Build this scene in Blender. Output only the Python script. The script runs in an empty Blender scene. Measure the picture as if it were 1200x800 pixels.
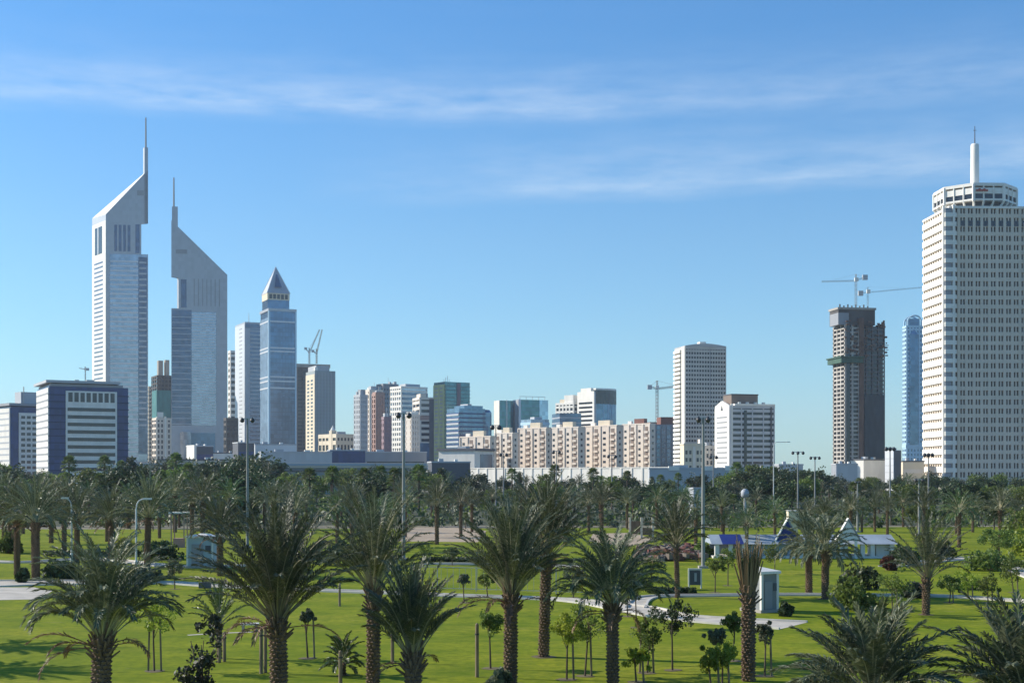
import bpy, math, random
from mathutils import Vector, Matrix
R = math.radians
C = bpy.context.scene.collection
scene = bpy.context.scene
F, HZ, H = 1600.0, 556.0, 8.0          # focal length in px (1200 px wide picture), horizon row, eye height

# ------------------------------------------------------------------ camera, sky, sun, exposure
cam_d = bpy.data.cameras.new("camera"); cam = bpy.data.objects.new("camera", cam_d); C.objects.link(cam)
cam.location = (0, 0, H); cam.rotation_euler = (R(90), 0, 0)
cam_d.sensor_width = 36; cam_d.lens = F/1200*36; cam_d.shift_y = (HZ-400)/1200
cam_d.clip_start = .5; cam_d.clip_end = 20000
scene.camera = cam
SUN_EL, SUN_BACK = 27.0, 15.0          # height of the sun; how far behind the picture plane it stands (left side)
SDIR = Vector((-math.cos(R(SUN_BACK))*math.cos(R(SUN_EL)), math.sin(R(SUN_BACK))*math.cos(R(SUN_EL)), math.sin(R(SUN_EL))))
ld = bpy.data.lights.new("sun", 'SUN'); ld.energy = 5.0; ld.angle = R(.5); ld.color = (1, .92, .80)
lo = bpy.data.objects.new("sun", ld); C.objects.link(lo); lo.location = (-300, 300, 300)
lo.rotation_euler = (-SDIR).to_track_quat('-Z', 'Y').to_euler()
scene.view_settings.view_transform = 'Standard'; scene.view_settings.look = 'None'
scene.view_settings.exposure = 0.4; scene.view_settings.gamma = 1
w = bpy.data.worlds.new("World"); scene.world = w; w.use_nodes = True
nt = w.node_tree; nt.nodes.clear()
def node(tree, t, **kw):
    n = tree.nodes.new(t)
    for k, v in kw.items(): setattr(n, k, v)
    return n
def mth(tree, op, a, b=None, c=None, clamp=False):
    n = tree.nodes.new('ShaderNodeMath'); n.operation = op; n.use_clamp = clamp
    for i, x in enumerate((a, b, c)):
        if x is None: continue
        if isinstance(x, (int, float)): n.inputs[i].default_value = x
        else: tree.links.new(x, n.inputs[i])
    return n.outputs[0]
L = nt.links.new
sky = node(nt, 'ShaderNodeTexSky', sky_type='NISHITA'); sky.sun_disc = False
sky.sun_elevation = R(SUN_EL); sky.sun_rotation = R(-(90-SUN_BACK)); sky.altitude = 0
sky.air_density = 1.0; sky.dust_density = .2; sky.ozone_density = 1.6
geo = node(nt, 'ShaderNodeTexCoord'); sep = node(nt, 'ShaderNodeSeparateXYZ'); L(geo.outputs['Generated'], sep.inputs[0])
az = mth(nt, 'ARCTAN2', sep.outputs[0], sep.outputs[1]); el = mth(nt, 'ARCSINE', sep.outputs[2])
def noise_az(sx, sz, scale, detail, off):
    cmb = node(nt, 'ShaderNodeCombineXYZ'); L(mth(nt, 'MULTIPLY', az, sx), cmb.inputs[0]); L(mth(nt, 'MULTIPLY', el, sz), cmb.inputs[1]); cmb.inputs[2].default_value = off
    n = node(nt, 'ShaderNodeTexNoise'); n.inputs['Scale'].default_value = scale; n.inputs['Detail'].default_value = detail; n.inputs['Roughness'].default_value = .62
    L(cmb.outputs[0], n.inputs['Vector']); return n.outputs['Fac']
wob = noise_az(3, 3, 2.0, 3, 1.7); fine = noise_az(3.2, 17, 5.0, 12, 4.2); soft = noise_az(1.2, 5, 3.0, 4, 9.1)
elw = mth(nt, 'ADD', el, mth(nt, 'MULTIPLY', mth(nt, 'SUBTRACT', wob, .5), .016))
def band(centre, slope, up, down, a0, a1, soft_a, amt):
    # a streak of cirrus: sharp lower rim, feathered upwards, limited in azimuth
    d = mth(nt, 'SUBTRACT', elw, mth(nt, 'ADD', mth(nt, 'MULTIPLY', az, slope), centre))
    hi = mth(nt, 'SUBTRACT', 1, mth(nt, 'DIVIDE', mth(nt, 'MAXIMUM', d, 0), up), clamp=True)
    lw = mth(nt, 'ADD', 1, mth(nt, 'DIVIDE', mth(nt, 'MINIMUM', d, 0), down), clamp=True)
    m = mth(nt, 'MULTIPLY', mth(nt, 'POWER', hi, 1.7), lw)
    l = mth(nt, 'DIVIDE', mth(nt, 'SUBTRACT', az, a0), soft_a, clamp=True)
    r = mth(nt, 'DIVIDE', mth(nt, 'SUBTRACT', a1, az), soft_a, clamp=True)
    return mth(nt, 'MULTIPLY', mth(nt, 'MULTIPLY', mth(nt, 'MULTIPLY', m, l), r), amt)
tex = mth(nt, 'ADD', .12, mth(nt, 'MULTIPLY', mth(nt, 'SUBTRACT', fine, .30), 1.9), clamp=True)
big = mth(nt, 'MULTIPLY', mth(nt, 'SUBTRACT', soft, .25), 2.2, clamp=True)
cl = mth(nt, 'ADD', band(.262, .006, .055, .014, -.9, .75, .3, .36), band(.262, .0, .034, .010, -.50, .22, .22, .30))
cl = mth(nt, 'ADD', cl, band(.206, .012, .060, .012, -.16, .9, .26, .66))
cl = mth(nt, 'ADD', cl, band(.36, .05, .10, .06, -2.9, 2.9, .4, .06))
cl = mth(nt, 'MULTIPLY', mth(nt, 'MULTIPLY', cl, tex), mth(nt, 'ADD', .35, mth(nt, 'MULTIPLY', big, .65)), clamp=True)
tint = node(nt, 'ShaderNodeMixRGB', blend_type='MULTIPLY'); tint.inputs[0].default_value = 1; tint.inputs[2].default_value = (.60, .98, 1.27, 1)
L(sky.outputs[0], tint.inputs[1])
tr_ = node(nt, 'ShaderNodeMixRGB'); L(mth(nt, 'DIVIDE', mth(nt, 'SUBTRACT', el, .17), .2, clamp=True), tr_.inputs[0])
tr_.inputs[1].default_value = (.60, .955, 1.22, 1); tr_.inputs[2].default_value = (.42, .95, 1.38, 1); L(tr_.outputs[0], tint.inputs[2])
mixc = node(nt, 'ShaderNodeMixRGB'); L(cl, mixc.inputs[0]); L(tint.outputs[0], mixc.inputs[1]); mixc.inputs[2].default_value = (6.6, 7.4, 8.2, 1)
bg = node(nt, 'ShaderNodeBackground'); bg.inputs[1].default_value = .102; L(mixc.outputs[0], bg.inputs[0])
wo = node(nt, 'ShaderNodeOutputWorld'); L(bg.outputs[0], wo.inputs[0])

# ------------------------------------------------------------------ materials
MATS = {}
def mat(name, col, rough=.75, var=.12, scale=.25, metal=0., spec=.4, col2=None, bump=0., detail=5):
    """plain surface with procedural tone variation in world space"""
    if name in MATS: return MATS[name]
    m = bpy.data.materials.new(name); m.use_nodes = True; t = m.node_tree
    b = t.nodes['Principled BSDF']; b.inputs['Roughness'].default_value = rough; b.inputs['Metallic'].default_value = metal
    b.inputs['Specular IOR Level'].default_value = spec
    g = node(t, 'ShaderNodeNewGeometry'); n = node(t, 'ShaderNodeTexNoise'); n.inputs['Scale'].default_value = scale
    n.inputs['Detail'].default_value = detail; mp = node(t, 'ShaderNodeMapping'); mp.inputs['Scale'].default_value = (1, 1, .3); t.links.new(g.outputs['Position'], mp.inputs[0]); t.links.new(mp.outputs[0], n.inputs['Vector'])
    r = node(t, 'ShaderNodeValToRGB'); r.color_ramp.elements[0].position = .3; r.color_ramp.elements[1].position = .7
    c2 = col2 or tuple(min(1, c*(1+var)) for c in col); c1 = col if col2 else tuple(c*(1-var) for c in col)
    r.color_ramp.elements[0].color = (*c1, 1); r.color_ramp.elements[1].color = (*c2, 1)
    t.links.new(n.outputs['Fac'], r.inputs[0]); t.links.new(r.outputs[0], b.inputs['Base Color'])
    if bump:
        bp = node(t, 'ShaderNodeBump'); bp.inputs['Strength'].default_value = bump; bp.inputs['Distance'].default_value = .1
        t.links.new(n.outputs['Fac'], bp.inputs['Height']); t.links.new(bp.outputs[0], b.inputs['Normal'])
    MATS[name] = m; return m
def glass(name, col, metal=.5, rough=.12, pane=(3.2, 3.6), var=.35):
    """curtain-wall glass: panes of slightly different tone (cells in world space)"""
    if name in MATS: return MATS[name]
    m = bpy.data.materials.new(name); m.use_nodes = True; t = m.node_tree
    b = t.nodes['Principled BSDF']; b.inputs['Metallic'].default_value = metal; b.inputs['Roughness'].default_value = rough
    g = node(t, 'ShaderNodeNewGeometry'); mp = node(t, 'ShaderNodeMapping'); mp.inputs['Scale'].default_value = (1/pane[0], 1/pane[0], 1/pane[1])
    t.links.new(g.outputs['Position'], mp.inputs[0])
    fl = node(t, 'ShaderNodeVectorMath', operation='FLOOR'); t.links.new(mp.outputs[0], fl.inputs[0])
    wn = node(t, 'ShaderNodeTexWhiteNoise'); t.links.new(fl.outputs[0], wn.inputs['Vector'])
    n = node(t, 'ShaderNodeTexNoise'); n.inputs['Scale'].default_value = .05; t.links.new(g.outputs['Position'], n.inputs['Vector'])
    a = mth(t, 'ADD', mth(t, 'MULTIPLY', wn.outputs['Value'], .6), mth(t, 'MULTIPLY', n.outputs['Fac'], .6))
    mx = node(t, 'ShaderNodeMixRGB'); t.links.new(a, mx.inputs[0])
    mx.inputs[1].default_value = (*[c*(1-var) for c in col], 1); mx.inputs[2].default_value = (*[min(1, c*(1+var)) for c in col], 1)
    t.links.new(mx.outputs[0], b.inputs['Base Color']); MATS[name] = m; return m
def leaf(name, c1, c2, trans=.25, rough=.5, spec=.35):
    """foliage: every leaf (mesh island) gets its own tone; light also passes through it"""
    m = bpy.data.materials.new(name); m.use_nodes = True; t = m.node_tree
    b = t.nodes['Principled BSDF']; b.inputs['Roughness'].default_value = rough; b.inputs['Specular IOR Level'].default_value = spec
    g = node(t, 'ShaderNodeNewGeometry'); oi = node(t, 'ShaderNodeObjectInfo')
    n = node(t, 'ShaderNodeTexNoise'); n.inputs['Scale'].default_value = .9; n.inputs['Detail'].default_value = 2; t.links.new(g.outputs['Position'], n.inputs['Vector'])
    f = mth(t, 'ADD', mth(t, 'MULTIPLY', g.outputs['Random Per Island'], .55), mth(t, 'MULTIPLY', mth(t, 'SUBTRACT', n.outputs['Fac'], .25), .9), clamp=True)
    mx = node(t, 'ShaderNodeMixRGB'); t.links.new(f, mx.inputs[0]); mx.inputs[1].default_value = (*c1, 1); mx.inputs[2].default_value = (*c2, 1)
    hs = node(t, 'ShaderNodeHueSaturation'); t.links.new(mx.outputs[0], hs.inputs['Color'])
    t.links.new(mth(t, 'ADD', .485, mth(t, 'MULTIPLY', oi.outputs['Random'], .03)), hs.inputs['Hue'])
    t.links.new(mth(t, 'ADD', .78, mth(t, 'MULTIPLY', oi.outputs['Random'], .44)), hs.inputs['Value'])
    t.links.new(hs.outputs[0], b.inputs['Base Color'])
    tr = node(t, 'ShaderNodeBsdfTranslucent'); t.links.new(hs.outputs[0], tr.inputs[0])
    ms = node(t, 'ShaderNodeMixShader'); ms.inputs[0].default_value = trans
    t.links.new(b.outputs[0], ms.inputs[1]); t.links.new(tr.outputs[0], ms.inputs[2])
    t.links.new(ms.outputs[0], t.nodes['Material Output'].inputs[0]); MATS[name] = m; return m

white = mat('white render', (.76, .73, .66), .7, .09, .3)
cream = mat('cream render', (.70, .60, .45), .8, .08, .1)
sandpink = mat('pinkish beige render', (.70, .60, .50), .85, .07, .08)
sandlight = mat('pale beige render', (.71, .63, .54), .85, .07, .08)
pinkbrown = mat('dusty pink render', (.40, .26, .22), .85, .08, .1)
brown = mat('brown render', (.22, .17, .14), .85, .1, .1)
concrete = mat('bare concrete', (.36, .33, .29), .9, .15, .15)
darkconc = mat('dark raw concrete', (.095, .088, .085), .9, .3, .12)
grey = mat('grey cladding', (.42, .44, .46), .6, .06, .1)
midgrey = mat('mid grey cladding', (.28, .29, .31), .6, .08, .1)
darkgrey = mat('dark grey cladding', (.09, .095, .11), .6, .1, .2)
alu = glass('aluminium cladding', (.40, .42, .45), .3, .42, (3.2, 4.2), .09)
alulight = mat('pale metal cladding', (.62, .63, .65), .4, .05, .05, metal=.2)
steel = mat('galvanised steel', (.42, .42, .41), .45, .12, 1.5, metal=.5)
black = mat('black painted metal', (.045, .045, .05), .5, .2, 2)
navy = glass('navy glass', (.012, .036, .14), .0, .28, (2.4, 2.6))
bluegl = glass('blue glass', (.11, .185, .28), .5, .12)
tealgl = glass('teal glass', (.06, .17, .20), .45, .12)
darkgl = glass('dark window glass', (.025, .032, .045), .1, .12, (1.9, 3))
greygl = glass('grey reflective glass', (.34, .39, .46), .65, .16, (3, 4))
smokegl = glass('smoked reflective glass', (.10, .135, .20), .55, .14, (3, 4))
paleblue = glass('pale blue glass', (.35, .48, .60), .5, .15)
cyan = mat('pale blue panel', (.42, .60, .72), .5, .05, .1)
teal = mat('teal scaffold netting', (.05, .20, .21), .9, .2, .3)
redroof = mat('roof plant red brown', (.20, .09, .07), .8, .15, .3)
roofblue = mat('blue standing seam roof', (.02, .035, .19), .5, .12, .6)
roofgrey = mat('weathered grey blue roof', (.30, .35, .39), .75, .2, .5)
paving = mat('pale paving', (.50, .45, .37), .9, .2, .8, bump=.2)
kerbm = mat('kerb concrete', (.55, .52, .46), .9, .08, 1.5)
asphalt = mat('asphalt', (.055, .055, .058), .9, .15, .5)
sandm = mat('sand', (.40, .31, .21), .95, .15, .4, bump=.3)
wood = mat('weathered wood', (.20, .14, .09), .85, .25, 3)
lawnm = mat('lawn', (.125, .175, .005), .95, col2=(.25, .275, .012), scale=.35, bump=.6, detail=14, spec=.1)
t_ = lawnm.node_tree; b_ = t_.nodes['Principled BSDF']; g_ = node(t_, 'ShaderNodeNewGeometry'); src_ = b_.inputs['Base Color'].links[0].from_socket
def lawn_layer(src, sx, sy, rot, lo, hi, col, amt, mode='MIX', detail=6):
    mp = node(t_, 'ShaderNodeMapping'); mp.inputs['Scale'].default_value = (sx, sy, 1); mp.inputs['Rotation'].default_value = (0, 0, R(rot)); t_.links.new(g_.outputs['Position'], mp.inputs[0])
    n = node(t_, 'ShaderNodeTexNoise'); n.inputs['Scale'].default_value = 1; n.inputs['Detail'].default_value = detail; n.inputs['Roughness'].default_value = .65; t_.links.new(mp.outputs[0], n.inputs['Vector'])
    f = mth(t_, 'MULTIPLY', mth(t_, 'DIVIDE', mth(t_, 'SUBTRACT', n.outputs['Fac'], lo), hi-lo, clamp=True), amt); mx = node(t_, 'ShaderNodeMixRGB', blend_type=mode)
    t_.links.new(f, mx.inputs[0]); t_.links.new(src, mx.inputs[1]); mx.inputs[2].default_value = (*col, 1); return mx.outputs[0]
src_ = lawn_layer(src_, .05, .22, 8, .48, .66, (.32, .30, .03), .6)          # drier, yellower swathes
src_ = lawn_layer(src_, .09, .5, -6, .52, .70, (.09, .15, .004), .6)         # greener, wetter swathes
src_ = lawn_layer(src_, 2.2, 2.2, 0, .42, .60, (.08, .13, .004), .5, detail=3)   # clumps
src_ = lawn_layer(src_, .35, .8, 20, .66, .74, (.30, .25, .12), .6)           # bare spots
t_.links.new(src_, b_.inputs['Base Color'])
groundm = mat('dry ground', (.16, .15, .09), .95, col2=(.26, .22, .15), scale=.03, bump=.3, detail=8)
bark = mat('palm bark', (.085, .058, .038), .95, .35, 6, bump=.6)
boots = mat('palm boots', (.185, .125, .082), .9, .4, 5, bump=.4)
treebark = mat('tree bark', (.10, .075, .055), .95, .3, 5, bump=.5)
stake = mat('timber stake', (.22, .17, .11), .9, .3, 5)
datelf = leaf('date palm leaflet', (.030, .046, .018), (.235, .255, .15), .22, .48, .4)
dategreen = leaf('young date palm leaflet', (.035, .075, .022), (.15, .22, .07), .2, .38, .5)
rachis = leaf('palm rachis', (.26, .24, .14), (.46, .42, .27), .05)
dryleaf = leaf('dry palm frond', (.15, .085, .045), (.30, .18, .10), .1)
fanlf = leaf('fan palm leaf', (.05, .09, .02), (.20, .26, .07), .3)
leafdark = leaf('dark tree leaf', (.016, .034, .013), (.085, .12, .045), .25)
leafmid = leaf('tree leaf', (.06, .105, .018), (.21, .26, .06), .42)
leafbright = leaf('young bright leaf', (.17, .23, .02), (.40, .44, .07), .5)
leafgrey = leaf('grey green leaf', (.05, .065, .035), (.19, .21, .13), .25)
leafmaroon = leaf('purple bougainvillea leaf', (.016, .017, .014), (.075, .085, .05), .2)
bloom = leaf('red brown leaf', (.09, .035, .025), (.20, .085, .055), .2)

# ------------------------------------------------------------------ helpers
def px2x(px, Y): return (px-600)/F*Y
def pz(py, Y): return H + (HZ-py)/F*Y
def gy(py): return H*F/(py-HZ)
def G(px, py):
    Y = gy(py); return Vector((px2x(px, Y), Y, 0))
ORD = ['first', 'second', 'third', 'fourth', 'fifth', 'sixth', 'seventh', 'eighth', 'ninth', 'tenth', 'eleventh', 'twelfth', 'thirteenth', 'fourteenth', 'fifteenth', 'sixteenth', 'seventeenth', 'eighteenth', 'nineteenth', 'twentieth']
def tag(o, label=None, cat=None, group=None, kind=None):
    if label: o['label'] = label
    if cat: o['category'] = cat
    if group: o['group'] = group
    if kind: o['kind'] = kind
    return o
def thing(name, label, cat, loc=(0, 0, 0), rz=0, group=None):
    o = bpy.data.objects.new(name, None); C.objects.link(o); o.location = loc; o.rotation_euler = (0, 0, rz); o.empty_display_size = .5
    return tag(o, label, cat, group)
class MB:
    def __init__(s): s.v = []; s.f = []; s.m = []
    def quad(s, a, b, c, d, mi=0):
        i = len(s.v); s.v += [tuple(a), tuple(b), tuple(c), tuple(d)]; s.f.append((i, i+1, i+2, i+3)); s.m.append(mi)
    def tri(s, a, b, c, mi=0):
        i = len(s.v); s.v += [tuple(a), tuple(b), tuple(c)]; s.f.append((i, i+1, i+2)); s.m.append(mi)
    def prism(s, poly, z0, z1, mi=0):
        """poly counter-clockwise; z0, z1 numbers or lists"""
        n = len(poly); i = len(s.v)
        z0 = z0 if isinstance(z0, (list, tuple)) else [z0]*n; z1 = z1 if isinstance(z1, (list, tuple)) else [z1]*n
        s.v += [(p[0], p[1], z) for p, z in zip(poly, z0)] + [(p[0], p[1], z) for p, z in zip(poly, z1)]
        for k in range(n): s.f.append((i+k, i+(k+1) % n, i+n+(k+1) % n, i+n+k)); s.m.append(mi)
        s.f.append(tuple(i+n-1-k for k in range(n))); s.f.append(tuple(i+n+k for k in range(n))); s.m += [mi, mi]
    def box(s, x0, x1, y0, y1, z0, z1, mi=0): s.prism([(x0, y0), (x1, y0), (x1, y1), (x0, y1)], z0, z1, mi)
    def tube(s, p0, p1, r0, r1=None, n=6, mi=0, cap=True):
        p0, p1 = Vector(p0), Vector(p1); r1 = r0 if r1 is None else r1
        d = (p1-p0); 
        if d.length < 1e-6: return
        d.normalize(); a = d.orthogonal().normalized(); b = d.cross(a); i = len(s.v)
        for p, r in ((p0, r0), (p1, r1)):
            for k in range(n):
                t = 2*math.pi*k/n; s.v.append(tuple(p + a*math.cos(t)*r + b*math.sin(t)*r))
        for k in range(n): s.f.append((i+k, i+(k+1) % n, i+n+(k+1) % n, i+n+k)); s.m.append(mi)
        if cap:
            s.f.append(tuple(i+n-1-k for k in range(n))); s.f.append(tuple(i+n+k for k in range(n))); s.m += [mi, mi]
    def lathe(s, prof, n=16, mi=0, c=(0, 0)):
        i = len(s.v)
        for r, z in prof:
            for k in range(n):
                t = 2*math.pi*k/n; s.v.append((c[0]+r*math.cos(t), c[1]+r*math.sin(t), z))
        for j in range(len(prof)-1):
            for k in range(n):
                s.f.append((i+j*n+k, i+j*n+(k+1) % n, i+(j+1)*n+(k+1) % n, i+(j+1)*n+k)); s.m.append(mi)
        s.f.append(tuple(i+n-1-k for k in range(n))); s.f.append(tuple(i+(len(prof)-1)*n+k for k in range(n))); s.m += [mi, mi]
    def mesh(s, name, mats):
        me = bpy.data.meshes.new(name); me.from_pydata(s.v, [], s.f)
        for m in (mats if isinstance(mats, (list, tuple)) else [mats]): me.materials.append(m)
        if any(s.m): me.polygons.foreach_set('material_index', s.m)
        me.update(); return me
    def obj(s, name, mats, parent=None, loc=(0, 0, 0), smooth=False):
        me = s.mesh(name, mats)
        if smooth: me.polygons.foreach_set('use_smooth', [True]*len(me.polygons))
        o = bpy.data.objects.new(name, me); C.objects.link(o); o.parent = parent; o.location = loc; return o
_unit = {}
def pbox(parent, name, m, x0, x1, y0, y1, z0, z1, label=None):
    """a box-shaped part in its parent's axes"""
    if m.name not in _unit:
        b = MB(); b.box(-.5, .5, -.5, .5, -.5, .5); _unit[m.name] = b.mesh('box', m)
    o = bpy.data.objects.new(name, _unit[m.name]); C.objects.link(o); o.parent = parent
    o.location = ((x0+x1)/2, (y0+y1)/2, (z0+z1)/2); o.scale = (abs(x1-x0), abs(y1-y0), abs(z1-z0))
    if label: o['label'] = label
    return o
def fbox(parent, name, m, P, ang, s0, s1, t0, t1, z0, z1):
    """a box-shaped part on a slanted face: P face start, ang its direction, s along, t outward (to the right of the direction)"""
    o = pbox(parent, name, m, 0, s1-s0, 0, t1-t0, z0, z1)
    u = Vector((math.cos(ang), math.sin(ang), 0)); n = Vector((math.sin(ang), -math.cos(ang), 0))
    c = Vector((P[0], P[1], 0)) + u*(s0+s1)/2 + n*(t0+t1)/2
    o.location = (c.x, c.y, (z0+z1)/2); o.rotation_euler = (0, 0, ang); return o
def copy_tree(o, parent=None, **props):
    c = o.copy(); C.objects.link(c); c.parent = parent
    for ch in list(o.children): copy_tree(ch, c)
    for k, v in props.items(): c[k] = v
    return c
def sheet(name, pts, z, m):
    b = MB(); b.v = [(p[0], p[1], z) for p in pts]; b.f = [tuple(range(len(pts)))]; b.m = [0]
    o = b.obj(name, m); o['kind'] = 'structure'; return o

# ------------------------------------------------------------------ ground, lawn, paths
sheet('ground', [(-6000, -300), (6000, -300), (6000, 9000), (-6000, 9000)], 0, groundm)
sheet('lawn', [(-260, 8), (260, 8), (260, 205), (120, 214), (20, 206), (-60, 200), (-260, 212)], .004, lawnm)
def path(pts, width, name='path', m=paving, kerb=True, z=.012):
    P = [G(*p) if len(p) == 2 else Vector((p[0], p[1], 0)) for p in pts]
    # smooth resample
    Q = []
    for i in range(len(P)-1):
        a, b2, c, d = P[max(0, i-1)], P[i], P[i+1], P[min(len(P)-1, i+2)]
        for k in range(6):
            t = k/6; Q.append(.5*((2*b2)+(c-a)*t+(2*a-5*b2+4*c-d)*t*t+(3*b2-a-3*c+d)*t**3))
    Q.append(P[-1])
    ws = width if isinstance(width, (list, tuple)) else [width]*len(P)
    b = MB(); kb = MB(); Lp, Rp, Lo, Ro = [], [], [], []
    for i, q in enumerate(Q):
        d = (Q[min(i+1, len(Q)-1)]-Q[max(i-1, 0)]).normalized(); n = Vector((-d.y, d.x, 0))
        t = i/6; k = min(int(t), len(ws)-2); wd = (ws[k]*(1-(t-k))+ws[k+1]*(t-k))/2
        Lp.append(q+n*wd); Rp.append(q-n*wd); Lo.append(q+n*(wd+.15)); Ro.append(q-n*(wd+.15))
    for i in range(len(Q)-1):
        b.quad(*[Vector((p.x, p.y, z)) for p in (Rp[i], Rp[i+1], Lp[i+1], Lp[i])])
        for inn, out in ((Lp, Lo), (Ro, Rp)):
            kb.prism([inn[i][:2], inn[i+1][:2], out[i+1][:2], out[i][:2]][::-1], 0, .11)
    o = b.obj(name, m); o['kind'] = 'structure'
    if kerb: k = kb.obj('kerb', kerbm); k['kind'] = 'structure'
path([(-70, 684), (0, 684), (60, 683), (190, 683), (255, 687), (345, 691), (430, 694), (530, 698), (660, 703), (740, 713), (800, 724), (930, 733)],
     [6, 5.5, 4, 1.4, 1.2, 1.2, 1.2, 1.2, 1.2, 2.8, 2.2, 3.8])
sheet('forecourt', [G(-60, 704), G(45, 702), G(62, 692), G(40, 688), G(-60, 688)], .016, paving)
path([(745, 712), (760, 700), (830, 698), (930, 697), (1060, 698), (1130, 700), (1230, 707)], 1.0, z=.008)
path([(490, 661), (560, 661), (680, 664)], 1.5)
path([(1040, 664), (1120, 655), (1160, 655), (1200, 668), (1260, 690)], [1.5, 2.2, 2.5, 2.8, 3])
path([(-60, 655), (20, 659), (110, 655), (210, 664), (300, 662)], 1.6)
path([(220, 744), (252, 742), (300, 740)], .35, kerb=False)
sheet('sand_patch', [G(465, 634), G(560, 635), G(570, 622), G(540, 616), G(480, 618)], .012, sandm)
sheet('sand_patch', [G(690, 634), G(735, 640), G(770, 632), G(740, 624), G(695, 625)], .012, sandm)
sheet('road', [(-900, 585), (900, 600), (900, 618), (-900, 603)], .02, asphalt)

# ------------------------------------------------------------------ buildings
def frame(pl, pc, pr, Y, b=18., D=None):
    """corner column pc at depth Y, front face turned b degrees to the right of the line of sight -> X, yaw, W, D"""
    yaw = R(b) - math.atan((pc-600)/F); c, s = math.cos(yaw), math.sin(yaw); X = px2x(pc, Y)
    r = (pr-600)/F; Wd = (r*Y - X)/(c - r*s)
    if D is None:
        l = (pl-600)/F; D = (X - l*Y)/(s + l*c)
    return X, yaw, Wd, D
class B:
    def __init__(s, name, label, pl, pc, pr, Y, b=18., D=None, cat='building', group=None):
        s.X, s.yaw, s.W, s.D = frame(pl, pc, pr, Y, b, D); s.Y = Y
        if not (3 < s.W < 300 and 3 < s.D < 300): print('BAD', name, label, s.W, s.D)
        s.r = thing(name, label, cat, (s.X, Y, 0), s.yaw, group)
    def z(s, py): return pz(py, s.Y)
    def u(s, px):  # position along the front face seen at picture column px
        c, n = math.cos(s.yaw), math.sin(s.yaw); r = (px-600)/F; return (r*s.Y - s.X)/(c - r*n)
    def v(s, px):  # position along the left face
        c, n = math.cos(s.yaw), math.sin(s.yaw); l = (px-600)/F; return (s.X - l*s.Y)/(n + l*c)
    def box(s, name, m, u0, u1, v0, v1, z0, z1, label=None): return pbox(s.r, name, m, u0, u1, v0, v1, z0, z1, label)
    def body(s, m, z1, ins=.0, name='wall', z0=0): return s.box(name, m, ins, s.W-ins, ins, s.D-ins, z0, z1)
    def rings(s, name, m, z0, z1, n, frac, out=.12, u0=0, u1=None, v0=0, v1=None):
        u1 = s.W if u1 is None else u1; v1 = s.D if v1 is None else v1; h = (z1-z0)/n
        for k in range(n):
            s.box(name, m, u0-out, u1+out, v0-out, v1+out, z0+k*h, z0+k*h+h*frac)
    def lattice(s, wall, gl, z1, n, nu, nv, frac=.45, pw=.8, ins=.5, z0=0, slab='floor_slab', pier='pier', roof=True, u0=0, u1=None, v0=0, v1=None, core='window_core'):
        u1 = s.W if u1 is None else u1; v1 = s.D if v1 is None else v1
        s.box(core, gl, u0+ins, u1-ins, v0+ins, v1-ins, z0, z1-.2)
        h = (z1-z0)/n
        for k in range(n):
            s.box(slab, wall, u0, u1, v0, v1, z0+k*h+(0 if k else 0), z0+k*h+h*frac)
        if roof: s.box('parapet', wall, u0-.06, u1+.06, v0-.06, v1+.06, z1-h*.3, z1+.6)
        for k in range(nu+1):
            u = u0 + (u1-u0-pw)*k/nu if nu else u0
            s.box(pier, wall, u, u+pw, v0-.07, v0+ins+.05, z0, z1); s.box(pier, wall, u, u+pw, v1-ins-.05, v1+.07, z0, z1)
        for k in range(1, nv):
            v = v0 + (v1-v0-pw)*k/nv
            s.box(pier, wall, u0-.07, u0+ins+.05, v, v+pw, z0, z1); s.box(pier, wall, u1-ins-.05, u1+.07, v, v+pw, z0, z1)
    def strips(s, name, m, z0, z1, n, frac, u0, u1, out=.1, thick=.4):
        h = (z1-z0)/n
        for k in range(n): s.box(name, m, u0, u1, -out, thick, z0+k*h+h*(1-frac)/2, z0+k*h+h*(1+frac)/2)
    def lstrips(s, name, m, z0, z1, n, frac, v0, v1, out=.1, thick=.4):
        h = (z1-z0)/n
        for k in range(n): s.box(name, m, -out, thick, v0, v1, z0+k*h+h*(1-frac)/2, z0+k*h+h*(1+frac)/2)
    def plant(s, m, f0, f1, g0, g1, z0, z1, name='roof_plant'):
        s.box(name, m, s.W*f0, s.W*f1, s.D*g0, s.D*g1, z0, z1)

# --- near left: navy glass office block with white ladder front
b = B('office_block', 'navy glass office block with white framed ladder front under a flat overhanging roof', 43, 57, 151, 700, 9)
zt = b.z(452); b.body(navy, zt, .3)
u0, u1 = b.u(77), b.u(137)
b.box('end_wall', white, -.25, b.u(60), .6, b.D-.5, 0, zt-.8)
b.lstrips('window_band', midgrey, 3, zt-2, 14, .30, .9, b.D-.9, out=.30)
b.box('front_panel', white, u0, u1, -.35, .6, 0, b.z(457))
zb = b.z(472)
for k in range(8):
    a = u0+.8+(u1-u0-1.6)*k/8; b.box('tall_window', darkgl, a+.45, a+(u1-u0-1.6)/8-.45, -.42, .2, b.z(470), b.z(459))
h = (zb-6)/10
for k in range(10): b.box('window_band', darkgl, u0+.9, u1-.9, -.42, .2, 6+k*h, 6+k*h+h*.46)
b.rings('floor_line', mat('blue spandrel', (.014, .032, .10), .6, .1, spec=.15), 3, zt-1, 14, .12, .06)
b.box('roof_slab', midgrey, 1, b.W-3, .2, b.D, zt, b.z(449)); b.box('roof_canopy', grey, -1.4, b.W-4.6, -1.0, b.D+1, b.z(448), b.z(445))
b.box('roof_plant', midgrey, 6, b.W-10, 4, b.D-4, b.z(449), b.z(448)+.01)
for k in range(5): b.box('canopy_post', steel, 1+k*7, 1.4+k*7, .4, .8, b.z(449), b.z(448)+.05)
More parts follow.
